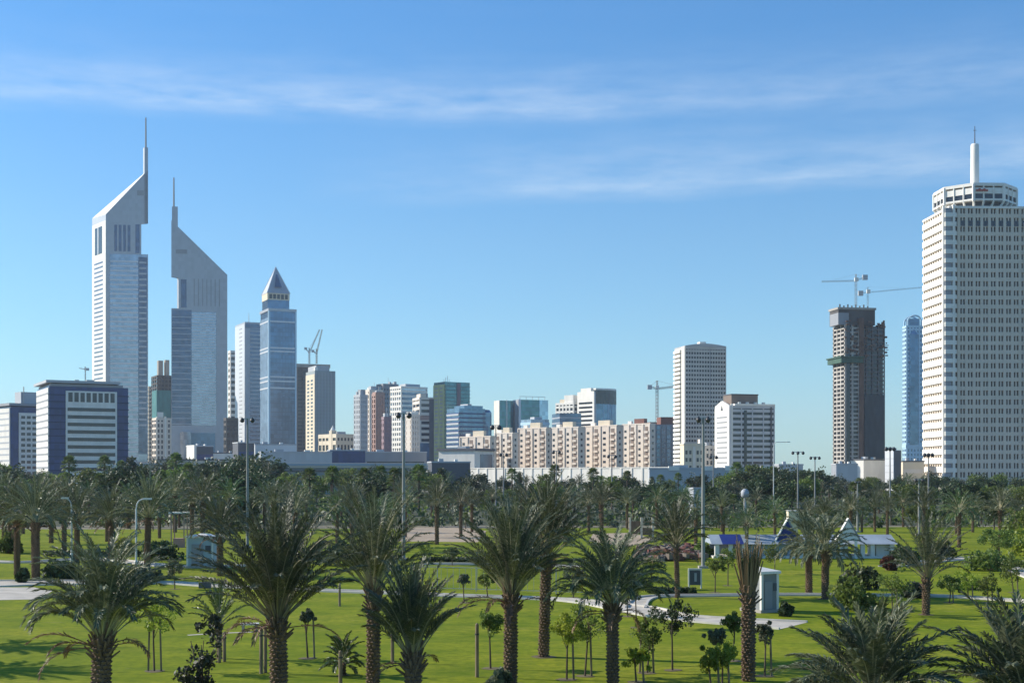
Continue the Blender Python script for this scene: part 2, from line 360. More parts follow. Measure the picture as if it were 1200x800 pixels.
b.box('roof_vent', steel, 14, 16, 5, 7, b.z(445), b.z(443)); b.box('roof_vent', steel, 20, 24, 6, 9, b.z(445), b.z(442.5))
# --- behind it on the left
b = B('office_block', 'smaller white and blue office block at the left edge with square windows', -16, 12, 66, 800, 22)
zt = b.z(476); b.body(navy, zt, .3); b.box('end_wall', white, -.3, .8, .6, b.D-.5, 0, zt-1)
b.lstrips('window_band', grey, 4, zt-2, 12, .3, 1, b.D-1, out=.36)
u0, u1 = b.u(22), b.u(64); b.box('front_panel', white, u0, u1, -.35, .5, 0, b.z(483))
for i in range(6):
    for k in range(12):
        a = u0+.8+(u1-u0-1.6)*i/6; hh = (b.z(485)-4)/12
        b.box('window', darkgl, a+.5, a+(u1-u0-1.6)/6-.5, -.42, .2, 4+k*hh+hh*.25, 4+k*hh+hh*.75)
b.box('roof_slab', midgrey, -1, b.W, -1, b.D+1, b.z(475), b.z(472)); b.box('roof_plant', grey, b.u(27), b.u(46), 3, 12, b.z(472), b.z(458))
b.box('mast', steel, b.u(29), b.u(29)+.5, 2, 2.5, b.z(472), b.z(452))

# --- twin towers with triangular plans
Y = 1456.; a = R(8); X = px2x(124, Y); s = (173.5-600)/F; s = (s*Y-X)/(math.cos(a)-s*math.sin(a))
t = thing('skyscraper', 'tallest tower on the left, its roof slanting up to a needle at right', 'skyscraper', (X, Y, 0))
A = Vector((0, 0, 0)); Bv = Vector((s*math.cos(a), s*math.sin(a), 0)); Cv = Vector((px2x(108, Y+34)-X, 34, 0))
YB, YC = Y+Bv.y, Y+Cv.y
def fr(p, q, f): return p.lerp(q, f)
zn0, zn1 = pz(297, Y), pz(261, Y)
m_ = MB(); m_.prism([A[:2], Bv[:2], Cv[:2]], 0, zn0); m_.obj('shaft', alu, t)
n1, n2 = fr(A, Bv, .84), fr(Cv, Bv, .84)
m_ = MB(); m_.prism([A[:2], n1[:2], n2[:2], Cv[:2]], zn0, zn1); m_.obj('upper_shaft', alu, t)
m_ = MB(); m_.prism([A[:2], Bv[:2], Cv[:2]], zn1, [pz(251, Y), pz(199, YB), pz(256, YC)]); m_.m[-1] = 1; m_.obj('slanted_crown', [alu, white], t)  # white roof facet: the sunlight on the slope is put into its colour
c3 = fr(Bv, (A+Cv)/2, .045)
m_ = MB(); m_.prism([(Bv+(A-Bv)*.085)[:2], Bv[:2], (Bv+(Cv-Bv)*.085)[:2]], zn1, pz(173, YB)); m_.obj('spire_base', alu, t)
m_ = MB(); m_.tube((c3.x, c3.y, pz(174, YB)), (c3.x, c3.y, pz(138, YB)), 1.0, .7, 8); m_.obj('mast', midgrey, t)
# front face A->B
L1 = s
fbox(t, 'curtain_wall', greygl, A, a, L1*.10, L1*.985, -.5, .25, 10, zn0-.5)
fbox(t, 'glass_strip', smokegl, A, a, L1*.77, L1*.98, -.5, .35, 30, zn0-3)
nb = 46
for k in range(nb):
    z0 = 12+(zn0-16)*k/nb; fbox(t, 'floor_band', alulight, A, a, L1*.105, L1*.765, -.3, .55, z0, z0+(zn0-16)/nb*.36)
for k in range(30):
    z0 = 60+(zn0-64)*k/30; fbox(t, 'balcony', alu, A, a, L1*.79, L1*.965, -.3, .8, z0, z0+2.0)
for k in range(4): fbox(t, 'tall_slot', smokegl, A, a, L1*(.20+.105*k), L1*(.265+.105*k), -.4, .2, pz(294, Y), pz(263, Y))
fbox(t, 'corner_recess', smokegl, A, a, L1*.70, L1*.80, -.4, .2, pz(296, Y), pz(262, Y))  # dark panel laid on the face paints the shade of the recess
fbox(t, 'crown_vent', midgrey, A, a, L1*.74, L1*.90, -.4, .2, pz(228, Y), pz(222, Y))
# left face C->A
aC = math.atan2(-Cv.y, -Cv.x); 
sC = Cv.length
fbox(t, 'pale_side', white, Cv, aC, .1, sC-.1, -.4, .12, 0, pz(258, Y))  # white panel paints sunlight onto the left face of the grey shaft
fbox(t, 'corner_opening', darkgl, Cv, aC, sC*.22, sC*.74, -.4, .3, pz(295, Y), pz(263, Y))  # flat dark panel paints the shade inside a cut-through opening
fbox(t, 'opening_column', alu, Cv, aC, sC*.42, sC*.50, -.3, .5, pz(295, Y), pz(263, Y))
for k in range(46):
    z0 = 20+(zn0-24)*k/46; fbox(t, 'window_band', smokegl, Cv, aC, sC*.16, sC*.80, -.4, .2, z0, z0+(zn0-24)/46*.36)
fbox(t, 'podium', midgrey, A, a, -6, L1+8, -18, 5, 0, 22); fbox(t, 'entrance', alulight, A, a, L1*.05, L1*.2, -2, 7, 0, 26)

Y = 1400.; X = px2x(200.8, Y); Wd = px2x(264.5, Y)-X
t = thing('skyscraper', 'shorter of the slant-roofed pair, its needle at the left edge', 'skyscraper', (X, Y, 0))
yaw = R(8); A = Vector((0, 0, 0)); Bv = Vector((Wd*math.cos(yaw), Wd*math.sin(yaw), 0))*1.01
Cv = Vector((Wd*.62, Wd*.80, 0)); YB = Y+Bv.y
zn0, zn1 = pz(361, Y), pz(325, Y)
m_ = MB(); m_.prism([A[:2], Bv[:2], Cv[:2]], 0, zn0); m_.obj('shaft', alu, t)
n1, n2 = fr(A, Bv, .13), fr(A, Cv, .13)
m_ = MB(); m_.prism([n1[:2], Bv[:2], Cv[:2], n2[:2]], zn0, zn1); m_.obj('upper_shaft', alu, t)
m_ = MB(); m_.prism([A[:2], Bv[:2], Cv[:2]], zn1, [pz(258, Y), pz(322, YB), pz(318, Y+Cv.y)]); m_.obj('slanted_crown', alu, t)
m_ = MB(); m_.prism([(A+Vector((.6, 0, 0)))[:2], fr(A, Bv, .115)[:2], fr(A, Cv, .115)[:2]], zn1, pz(242, Y)); m_.obj('spire_base', alu, t)
m_ = MB(); m_.tube((2.2, 1.4, pz(243, Y)), (2.2, 1.4, pz(208, Y)), .95, .7, 8); m_.obj('mast', midgrey, t)
L1 = Bv.length
fbox(t, 'dark_glass_wall', smokegl, A, yaw, L1*.01, L1*.36, -.5, .35, pz(498, Y), pz(363, Y))
fbox(t, 'curtain_wall', greygl, A, yaw, L1*.36, L1*.80, -.5, .25, pz(498, Y), pz(363, Y)-2)
z0_, z1_ = pz(497, Y), pz(365, Y)
for k in range(40):
    z0 = z0_+(z1_-z0_)*k/40; h = (z1_-z0_)/40
    fbox(t, 'floor_band', alulight, A, yaw, L1*.365, L1*.795, -.3, .55, z0, z0+h*.4)
    if k % 2 == 0: fbox(t, 'dark_floor_band', alu, A, yaw, L1*.012, L1*.355, -.3, .6, z0, z0+h*.3)
fbox(t, 'notch_recess', smokegl, A, yaw, L1*.17, L1*.27, -.4, .2, pz(360, Y), pz(327, Y))  # flat dark strip paints the shade in the notch
for k in range(7): fbox(t, 'tall_slot', midgrey, A, yaw, L1*(.40+.075*k), L1*(.416+.075*k), -.4, .2, pz(358, Y), pz(326, Y))
fbox(t, 'crown_vent', midgrey, A, yaw, L1*.08, L1*.28, -.4, .2, pz(297, Y), pz(292, Y))
fbox(t, 'entrance_glass', bluegl, A, yaw, L1*.34, L1*.78, -3, .6, 0, pz(507, Y)); fbox(t, 'entrance_bay', greygl, A, yaw, L1*.17, L1*.36, -3, 5, 0, pz(506, Y))
fbox(t, 'podium', alulight, A, yaw, -3, L1*1.12, -12, 3, 0, 16)

# --- blocks between and beside the twin towers
b = B('tower_block', 'dark tower behind the twin towers with teal netting on its middle storeys', 181, 184, 202, 1500, 12, D=30)
b.lattice(darkconc, darkgl, b.z(440), 26, 4, 3, .3, 1.2, .6); b.box('safety_net', teal, -.5, b.u(200), -.5, b.D*.8, b.z(489), b.z(457))
b.box('stair_tower', concrete, 2, 7, 2, 9, b.z(440), b.z(422)); b.box('stair_tower', concrete, 9.5, 14, 2, 9, b.z(440), b.z(421))
b = B('apartment_tower', 'narrow beige apartment tower squeezed between the two slant-roofed towers', 171, 174, 184, 1600, 14)
b.lattice(cream, darkgl, b.z(453), 24, 3, 2, .5, 1.0, .5)
b = B('apartment_block', 'pink and white striped apartment block at the foot of the twin towers', 178, 183, 201, 1300, 16)
zt = b.z(490); b.lattice(sandpink, darkgl, zt, 12, 4, 2, .35, 1.5, .6)
m_ = MB(); m_.prism([(1, .2), (7, .2), (7, 5), (1, 5)], zt+.7, zt+1.2); m_.prism([(1, .2), (7, .2), (4, .2+.01)], zt+.7, zt+6); m_.obj('gable', white, b.r)
b.box('white_pilaster', white, b.W*.55, b.W*.66, -.3, .3, 0, zt+2)
b = B('apartment_tower', 'white tower with open lattice balconies half hidden by the grey slab tower', 267, 270, 282, 1600, 16)
b.lattice(white, darkgl, b.z(411), 22, 2, 2, .45, .9, 1.4)
b = B('office_block', 'dark low block beneath the white lattice tower', 262, 265, 279, 1250, 16); b.lattice(darkconc, darkgl, b.z(490), 9, 3, 2, .35, .6, .4)
b = B('skyscraper', 'grey slab tower with a dark window column, left of the pyramid-topped tower', 275.5, 287, 312, 1450, 14)
zt = b.z(377); b.body(alu, zt); b.box('pale_side', alulight, -.2, .6, .6, b.D-.6, 8, zt-2)
b.box('window_column', smokegl, b.u(293), b.W-.4, -.2, .6, 20, b.z(385)); b.strips('floor_band', alu, 20, b.z(385), 34, .36, b.u(293), b.W-.4, .35, .5)
b.lstrips('window_band', midgrey, 12, zt-4, 36, .25, b.D*.25, b.D*.55, .26)
b.box('crown_band', smokegl, .6, b.W-.6, -.2, 1, b.z(384), b.z(379)); m_ = MB(); m_.tube((5, 3, zt), (5, 3, b.z(366)), .35, .2); m_.obj('antenna', steel, b.r)
# --- pyramid-topped tower
b = B('skyscraper', 'blue glass tower crowned by a pointed pyramid roof', 305, 315, 347, 1300, 14)
zt = b.z(364); b.body(bluegl, zt, .3, 'curtain_wall')
b.box('pale_side', paleblue, -.15, .5, .4, b.D-.4, 6, zt-6)  # paler glass puts the sun on the left face into the colour
for py in (376, 407, 411, 441, 446, 454): b.box('belt_course', alulight, -.35, b.W+.3, -.35, b.D+.3, b.z(py)-.8, b.z(py)+.5)
for k in range(9): b.box('mullion', bluegl, b.W*(.04+.115*k), b.W*(.04+.115*k)+.35, -.25, .4, 6, zt-1)
b.rings('floor_line', smokegl, 8, zt-3, 36, .12, .05)
b.box('corner_pier', cyan, -.5, 1.2, -.5, 1.2, 0, zt); b.box('corner_pier', cyan, b.W-1.2, b.W+.4, -.5, 1.2, 0, zt)
b.box('shoulder', alu, -.5, b.W+.4, -.5, b.D+.5, zt, zt+2.5)
ua, ub = b.u(315.5), b.u(341); vv = (b.D-(ub-ua))/2; va, vb = max(1.5, vv), min(b.D-1.5, b.D-vv); z1 = b.z(350); z2 = b.z(342)
b.box('lantern', bluegl, ua, ub, va, vb, zt+2.5, z1)
b.box('lantern_band', cream, ua-.3, ub+.3, va-.3, vb+.3, z1, z2)
for k in range(5): b.box('lantern_opening', darkgl, ua+1+(ub-ua-2)*k/5+.5, ua+1+(ub-ua-2)*(k+1)/5-.5, va-.4, va, z1+1, z2-1)
m_ = MB(); cu, cv = (ua+ub)/2, (va+vb)/2; zp = b.z(309); P = [(ua-.6, va-.6), (ub+.6, va-.6), (ub+.6, vb+.6), (ua-.6, vb+.6)]
for k in range(4): m_.tri((*P[k], z2), (*P[(k+1) % 4], z2), (cu, cv, zp))
m_.quad(*[(*p, z2) for p in P[::-1]]); m_.obj('pyramid_roof', alu, b.r)
m_ = MB(); m_.tri((cu-3.4, va+.2, z2+6), (cu+3.4, va+.2, z2+6), (cu, cv-1.2, zp-4)); m_.tri((cu+3.4, va+.2, z2+6), (cu-3.4, va+.2, z2+6), (cu, va-.5, z2+5.8)); m_.obj('roof_window', bluegl, b.r)
for p in P: 
    m_ = MB(); m_.tube((*p, z2), (cu, cv, zp), .5, .35, 5); m_.obj('roof_rib', alulight, b.r)
# --- dark frame under construction and its cream neighbour
b = B('tower_block', 'unfinished dark concrete tower carrying two raised crane jibs', 345, 348, 386, 1750, 12, D=30)
b.lattice(darkconc, darkgl, b.z(431), 30, 6, 4, .32, 1.0, 1.2); b.box('top_deck', concrete, -1, b.W+1, -1, b.D+1, b.z(430), b.z(426))
build_crane_base = (b.X, b.Y, b.z(426))
b = B('apartment_tower', 'pale grey tower with a cream sunlit side left of the sky gap', 358.5, 369, 393, 1600, 17)
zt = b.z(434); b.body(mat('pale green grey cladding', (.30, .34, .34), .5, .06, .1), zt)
b.rings('floor_line', midgrey, 6, zt-3, 30, .2, .05)
for k in range(7): b.box('front_pier', grey, b.W*(.03+.15*k), b.W*(.03+.15*k)+.7, -.4, .3, 4, zt-2)
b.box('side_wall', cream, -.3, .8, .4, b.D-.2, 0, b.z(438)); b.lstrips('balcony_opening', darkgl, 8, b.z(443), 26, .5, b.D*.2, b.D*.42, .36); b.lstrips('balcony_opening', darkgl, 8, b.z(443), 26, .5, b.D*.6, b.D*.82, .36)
b.box('roof_storey', grey, b.u(371), b.u(386), 1.5, b.D-2, zt, b.z(428)); b.box('roof_corner', white, .5, b.u(373), 1.2, 6, zt, b.z(430))
# --- cream low-rise
b = B('apartment_block', 'low cream apartment houses with a small spire below the sky gap', 373, 394, 419, 1050, 30)
b.lattice(cream, darkgl, b.z(509), 5, 6, 5, .4, 1.3, .5); b.box('stair_tower', cream, -.3, 4, b.v(389), b.v(386), 0, b.z(504))
m_ = MB(); m_.lathe([(1.9, b.z(504)), (2.0, b.z(503)), (1.2, b.z(501.5)), (.15, b.z(498)), (.1, b.z(497))], 10, 0, (1.9, (b.v(389)+b.v(386))/2)); m_.obj('spire', white, b.r)
b.plant(grey, .3, .7, .3, .6, b.z(509), b.z(505))
# --- centre-left cluster
def resid(label, pl, pc, pr, yt, Y, b_, wall, nfl, nu, nv, frac=.45, pw=1.0, ins=.6, gl=None, D=None, name='apartment_tower', top=None, group=None):
    bb = B(name, label, pl, pc, pr, Y, b_, D, group=group); bb.zt = bb.z(yt); bb.lattice(wall, gl or darkgl, bb.zt, nfl, nu, nv, frac, pw, ins)
    rr = random.Random(int(pl*7))
    for k in range(4):
        u, v = rr.uniform(.1, .8)*bb.W, rr.uniform(.1, .8)*bb.D; bb.box('roof_unit', (grey, white, midgrey)[k % 3], u, u+rr.uniform(1.2, 3), v, v+rr.uniform(1.2, 3), bb.zt+.5, bb.zt+rr.uniform(1.6, 3.6))
    bb.box('antenna', steel, bb.W*.5, bb.W*.5+.25, bb.D*.4, bb.D*.4+.25, bb.zt, bb.zt+rr.uniform(4, 8))
    if top: bb.plant(top[0], top[1], top[2], .25, .75, bb.zt, bb.z(top[3]))
    return bb
resid('pale grey gridded tower at the left end of the central cluster', 414.5, 422, 431, 463, 980, 30, grey, 18, 3, 4, .4, 1.2, .7, top=(midgrey, .3, .9, 456))
resid('grey brown tower right behind the pale gridded tower', 427, 433, 449, 457, 1130, 26, sandlight, 19, 4, 3, .35, 2.4, .8, top=(grey, .2, .6, 452))
bb = resid('dusty pink brown tower with a cap frame in the central cluster', 435.5, 440, 451, 462, 1070, 26, pinkbrown, 18, 3, 2, .3, 1.8, .7)
bb.box('cap_frame', pinkbrown, .4, bb.W-.4, .4, bb.D-.4, bb.zt+.4, bb.z(459))
resid('broad grey slab rising behind the dusty pink tower', 441, 449, 467, 450, 1420, 28, midgrey, 22, 6, 3, .6, 1.4, .4)
bb = resid('small mauve block in front of the white gridded tower', 447, 450, 459, 489, 1030, 24, mat('mauve render', (.30, .21, .23), .8, .08), 11, 3, 2, .5, 1.4, .4)
bb.box('roof_room', white, 1, bb.W*.6, 1, bb.D-1, bb.zt, bb.z(484))
bb = B('apartment_tower', 'white gridded tower with a wide blue grey banded front', 457, 470, 501, 1210, 32); bb.zt = bb.z(453)
bb.lattice(white, greygl, bb.zt, 19, 1, 5, .42, 1.1, .6); bb.strips('window_band', smokegl, 6, bb.zt-4, 18, .5, 1.6, bb.W-1.6, .14); bb.plant(grey, .25, .8, .2, .7, bb.zt, bb.z(449))
bb = resid('cream block with rounded roof corner right of the tall floodlight', 475, 482, 492, 486, 925, 34, sandlight, 13, 3, 4, .4, 1.4, .6)
bb.box('rounded_roof', white, .3, bb.W-.5, .3, bb.D-.5, bb.zt+.4, bb.z(482.5))
bb = resid('pink beige stepped tower over a blue glass base', 489, 491.5, 508, 466, 1030, 14, sandlight, 15, 1, 2, .5, 1.5, .6, D=22)
bb.box('shaded_side', darkgrey, bb.u(503), bb.W+.3, -.2, bb.D*.9, 0, bb.z(467)); bb.box('pink_roof_step', sandpink, 1, bb.W*.5, 1, bb.D*.6, bb.zt, bb.z(461)); bb.box('pink_belt', pinkbrown, -.2, bb.u(503), -.2, 2, bb.z(492), bb.z(487)); bb.box('blue_base', bluegl, -.25, bb.u(503), -.3, bb.D*.5, 0, bb.z(519))  # dark grey box puts the right side's shade into its colour
bb = B('skyscraper', 'teal glass tower with a yellow green scaffolded flank', 508, 521, 551, 1270, 30); bb.zt = bb.z(447)
bb.body(tealgl, bb.zt, .3, 'curtain_wall'); bb.rings('floor_line', mat('teal spandrel', (.05, .12, .14), .4, .1), 4, bb.zt-1, 26, .15, .05)
bb.box('scaffold_flank', mat('yellow green netting', (.40, .42, .22), .9, .2, .3), -.4, 1.2, .3, bb.D-.2, 0, bb.z(450)); bb.lstrips('balcony_opening', midgrey, 4, bb.z(452), 24, .4, bb.D*.15, bb.D*.4, .5); bb.lstrips('balcony_opening', midgrey, 4, bb.z(452), 24, .4, bb.D*.58, bb.D*.85, .5)
bb.box('centre_pier', mat('mauve pier', (.20, .15, .17), .6, .1), bb.W*.48, bb.W*.62, -.25, .5, 0, bb.zt-1)
for k in range(4): bb.box('roof_post', steel, .4+k*1.9, .7+k*1.9, 2, 2.3, bb.zt, bb.zt+2.5+(k % 3)*1.6)
bb = B('office_block', 'deep blue block with rounded end and white striped corner', 523, 538, 569, 980, 30); bb.zt = bb.z(478)
bb.body(bluegl, bb.zt, .3, 'curtain_wall'); bb.rings('floor_line', navy, 4, bb.zt-1, 16, .3, .06); bb.lstrips('white_band', grey, 4, bb.zt-3, 15, .4, .6, bb.D*.96, .3)
m_ = MB(); m_.lathe([(bb.D*.5, 0), (bb.D*.5, bb.zt-2.5), (bb.D*.42, bb.zt-.5), (.2, bb.zt-.4)], 24, 0, (bb.W, bb.D*.5)); m_.obj('rounded_end', bluegl, bb.r)
bb.box('roof_storey', bluegl, bb.W*.25, bb.W*.95, 2, bb.D-2, bb.zt, bb.z(474.5)); bb.box('roof_plant', grey, bb.W*.4, bb.W*.55, 3, bb.D-5, bb.zt, bb.z(472.5))
# --- middle
bb = B('office_block', 'teal glass block with white sunlit flank, left of its twin across a narrow gap', 579, 585.5, 602, 1300, 26); bb.zt = bb.z(469)
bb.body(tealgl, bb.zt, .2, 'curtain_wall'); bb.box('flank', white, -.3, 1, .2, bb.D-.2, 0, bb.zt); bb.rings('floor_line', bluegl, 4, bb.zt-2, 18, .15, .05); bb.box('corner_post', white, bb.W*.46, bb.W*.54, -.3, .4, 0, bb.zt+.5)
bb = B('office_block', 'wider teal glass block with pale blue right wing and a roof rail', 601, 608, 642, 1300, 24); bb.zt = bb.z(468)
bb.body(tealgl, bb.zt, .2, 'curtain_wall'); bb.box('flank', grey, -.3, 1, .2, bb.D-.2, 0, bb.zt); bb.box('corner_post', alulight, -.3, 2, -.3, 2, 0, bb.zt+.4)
bb.box('right_wing', paleblue, bb.u(632), bb.W+.2, -.3, bb.D-.4, 0, bb.zt); bb.rings('floor_line', bluegl, 4, bb.zt-2, 18, .15, .05); bb.box('roof_rail', steel, 2, bb.W-2, 2, 2.3, bb.zt+3, bb.zt+3.4)
for k in range(5): bb.box('rail_post', steel, 2+k*(bb.W-4.3)/4, 2.3+k*(bb.W-4.3)/4, 2, 2.3, bb.zt, bb.zt+3.2)
bb = B('office_block', 'low pale blue block with ribbon windows in front of the teal blocks', 610, 622, 644, 1050, 28); bb.zt = bb.z(491)
bb.body(paleblue, bb.zt, .3); bb.rings('floor_band', cyan, 3, bb.zt, 11, .5, .08); bb.plant(grey, .3, .7, .2, .6, bb.zt, bb.z(488))
bb = B('apartment_tower', 'white stepped tower with dark loggias and a blue lower front', 651, 672, 683, 1200, 48); bb.zt = bb.z(472)
bb.lattice(white, darkgl, bb.zt, 17, 2, 5, .42, 1.4, .8); bb.box('upper_step', white, 1, bb.W-.5, 1, bb.D*.55, bb.zt, bb.z(462.5)); bb.box('roof_room', cream, 2, bb.W*.8, bb.D*.6, bb.D*.85, bb.zt, bb.z(467))
bb = B('office_block', 'blue fronted low block at the foot of the white stepped tower', 652, 656, 681, 1060, 18, D=20); bb.zt = bb.z(484); bb.body(bluegl, bb.zt); bb.rings('floor_band', alu, 3, bb.zt, 13, .3, .06)
bb = B('skyscraper', 'white tower with a curved black topped blue glass front', 676, 696, 722, 1180, 40); bb.zt = bb.z(458)
bb.body(white, bb.zt, .3); bb.lstrips('window_band', darkgl, 8, bb.zt-8, 17, .4, bb.D*.12, bb.D*.88, .1)
m_ = MB(); arc = [(bb.W*(.08+.92*k/10), -2.6*math.sin(math.pi*k/10)) for k in range(11)]; m_.prism(arc+[(bb.W, 3), (bb.W*.08, 3)], 0, bb.z(473)); m_.obj('curved_glass', paleblue if False else bluegl, bb.r)
arc2 = [(x, y-.3) for x, y in arc]; m_ = MB(); m_.prism(arc2+[(bb.W+.2, 3.2), (bb.W*.08, 3.2)], bb.z(473), bb.z(456.5)); m_.obj('dark_crown', darkgl, bb.r)
m_ = MB(); m_.prism(arc2+[(bb.W+.2, 3.2), (bb.W*.08, 3.2)], bb.z(456.5), bb.z(454.5)); m_.obj('crown_cap', white, bb.r)
for k in range(3): 
    m_ = MB(); x, y = arc[3+2*k]; m_.tube((x, y-.1, 0), (x, y-.1, bb.z(473)), .35); m_.obj('mullion', cyan, bb.r)
bb.box('roof_room', white, .5, bb.W*.45, bb.D*.2, bb.D*.8, bb.zt, bb.z(454)); bb.box('left_annex', grey, bb.W*.02, bb.W*.3, -.2, 2, 0, bb.zt-2)

# --- the long beige row: each block of it stands free
row = [
 ('beige block at left end of the apartment row, behind the low white hall', 539, 575, 580, 512, 870, 45, sandpink, 7, 1),
 ('narrow pale block second from the left in the beige apartment row', 580, 601, 607, 508, 882, 45, sandlight, 8, 1),
 ('beige apartment block with three dark window columns under the paired teal offices', 607, 640.5, 645.5, 502, 890, 47, sandpink, 9, 1),
 ('beige apartment block with a deep shaded right end in mid row', 645, 678, 685, 501, 905, 47, sandlight, 9, 2),
 ('pinkish apartment block under the black topped curved tower', 684.5, 723, 729.5, 499, 918, 47, sandpink, 9, 1),
 ('beige block with red brown roof plant near the right end of the long row', 729, 762, 768, 497, 935, 47, sandlight, 9, 1)]
for i, (lab, pl, pc, pr, yt, Y, b_, m, nf, nu) in enumerate(row):
    bb = B('apartment_block', lab, pl, pc, pr, Y, b_, group='beige apartment row'); bb.zt = bb.z(yt)
    bb.body(m, bb.zt)
    nst = 4 if bb.D > 22 else 3
    for j in range(nst):
        v0, v1 = bb.D*(j+.30)/nst, bb.D*(j+.72)/nst
        if j % 2 == 0:
            bb.box('loggia_recess', brown, -.12, .5, v0, v1, 3, bb.zt-1.5)  # flat brown panel, the loggia's shade painted as its colour
            for k in range(nf): bb.box('balcony_rail', m, -.9, .2, v0-.2, v1+.2, 3.2+(bb.zt-5)*k/nf, 3.2+(bb.zt-5)*k/nf+1.5)
        else:
            for k in range(nf): bb.box('window', darkgl, -.1, .4, v0+.4, v1-.4, 4+(bb.zt-5)*k/nf, 5.6+(bb.zt-5)*k/nf)
    for j in range(nst+1): bb.box('pilaster', m, -.55, .3, max(0, bb.D*j/nst-.7), min(bb.D, bb.D*j/nst+.7), 0, bb.zt+.3)
    for k in range(nf): bb.box('window', darkgl, bb.W*.35, bb.W*.65, -.1, .4, 4+(bb.zt-5)*k/nf, 5.6+(bb.zt-5)*k/nf)
    bb.box('roof_parapet', m, -.2, bb.W+.2, -.2, bb.D+.2, bb.zt, bb.zt+.9)
    bb.plant(redroof if i == 5 else cream, .2, .8, .25, .6, bb.zt+.9, bb.zt+4.2)
    bb.box('water_tank', white, bb.W*.3, bb.W*.6, bb.D*.72, bb.D*.85, bb.zt+.9, bb.zt+2.8)
bb = B('office_block', 'slate blue glazed block between the beige row and the tall grey slab', 759, 762, 794, 960, 14, D=24); bb.zt = bb.z(497)
bb.body(midgrey, bb.zt); 
for k in range(5): bb.box('glass_strip', (smokegl, bluegl)[k % 2], bb.W*(.04+.19*k), bb.W*(.17+.19*k), -.3, .4, 2, bb.zt-1)
bb.rings('floor_line', midgrey, 4, bb.zt-1, 12, .2, .34); bb.plant(redroof, .45, .98, .2, .7, bb.zt, bb.z(488)); bb.plant(redroof, .05, .3, .2, .6, bb.zt, bb.z(494))
# --- tall grey slab
bb = B('skyscraper', 'tall pale grey slab of thin window bands right of centre', 790.5, 803, 851, 830, 20); bb.zt = bb.z(407)
bb.lattice(mat('pale grey cladding', (.52, .51, .48), .7, .06), darkgl, bb.zt, 32, 15, 5, .5, .5, .5)
bb.box('side_panel', white, -.35, .4, .5, bb.D*.30, 0, bb.zt+.8); 
for k in range(32): bb.box('balcony', white, -1.2, .4, bb.D*.35, bb.D*.96, bb.zt*k/32, bb.zt*k/32+1.7)
m_ = MB(); n = 12; m_.prism([(bb.W*k/n, -.4*math.sin(math.pi*k/n)-.1) for k in range(n+1)]+[(bb.W, bb.D), (0, bb.D)], bb.zt+.7, [bb.zt+1.2+1.4*math.sin(math.pi*k/n) for k in range(n+1)]+[bb.zt+1.2]*2); m_.obj('curved_parapet', grey, bb.r)
bb.box('centre_groove', midgrey, bb.W*.60, bb.W*.615, -.12, .4, 3, bb.zt); bb.box('roof_room', white, bb.W*.4, bb.W*.55, 3, 8, bb.zt+1, bb.zt+4)
# --- small cream building and white hotel
bb = B('apartment_block', 'small cream four-column house front at the foot of the tall grey slab', 797, 801.5, 826, 720, 14); bb.zt = bb.z(521)
bb.body(cream, bb.zt); bb.box('roof_parapet', cream, -.3, bb.W+.3, -.3, bb.D, bb.zt, bb.zt+.8); bb.box('stair_tower', sandlight, bb.W*.78, bb.W*.96, 1, 5, bb.zt, bb.zt+3); bb.box('centre_column', sandlight, bb.W*.42, bb.W*.55, -.4, .4, 0, bb.zt-1)
for i in (0, 1, 2.9, 3.9):
    for k in range(5): bb.box('window', darkgl, bb.W*(.07+.185*i), bb.W*(.17+.185*i), -.08, .4, 3+(bb.zt-4)*k/5, 5+(bb.zt-4)*k/5)
resid('narrow beige house tucked between the cream front and the white hotel', 822, 826, 841, 523, 780, 16, sandlight, 6, 3, 2, .4, 1, .4, name='apartment_block')
bb = B('hotel', 'white hotel with a pointed gable end and a brown box on its roof', 838, 855.5, 908, 760, 26); bb.zt = bb.z(476)
bb.lattice(mat('light grey cladding', (.50, .51, .52), .7, .06), darkgl, bb.zt, 15, 4, 1, .52, .6, .5, slab='floor_band')
bb.box('gable_wall', white, -.4, .6, .3, bb.D-.3, 0, bb.z(479))
m_ = MB(); g0, g1 = .3, bb.D-.3; zz = bb.z(479); pts = [(g0, zz), (g1, zz), (g1-.6, zz+2.2), ((g0+g1)/2, zz+5), (g0+.6, zz+2.2)]
i0 = len(m_.v); m_.v += [(-.4, p[0], p[1]) for p in pts]+[(.6, p[0], p[1]) for p in pts]; m_.f += [(0, 1, 2, 3, 4)[::-1], (5, 6, 7, 8, 9)]+[(k, 5+k, 5+(k+1) % 5, (k+1) % 5)[::-1] for k in range(5)]; m_.m += [0]*7; m_.obj('gable_top', white, bb.r)
for k in range(14):
    z0 = 3+(zz-5)*k/14; bb.box('gable_window', midgrey, -.5, .2, bb.D*.16, bb.D*.84, z0, z0+.9)
m_ = MB(); c = (g0+g1)/2; m_.v = [(-.46, c-1.6, zz-.6), (-.46, c+1.6, zz-.6), (-.46, c, zz+2.6)]; m_.f = [(0, 2, 1)]; m_.m = [0]; m_.obj('emblem', darkgrey, bb.r)
bb.box('dark_groove', darkgl, bb.W*.31, bb.W*.37, -.2, .4, 3, bb.zt-2); bb.box('corner_strip', white, bb.W*.02, bb.W*.06, -.25, .4, 0, bb.zt+1.5); bb.box('right_strip', darkgrey, bb.W*.90, bb.W*.93, -.25, .4, 0, bb.zt)
bb.box('roof_edge', white, bb.W*.1, bb.W, -.3, 3, bb.zt+.6, bb.zt+1.6); bb.box('roof_box', brown, bb.u(860), bb.u(891), 3, bb.D*.7, bb.zt+.6, bb.z(462)); bb.box('roof_box_cap', darkgrey, bb.u(859.5), bb.u(891.5), 2.7, bb.D*.7+.3, bb.z(462), bb.z(460.8))
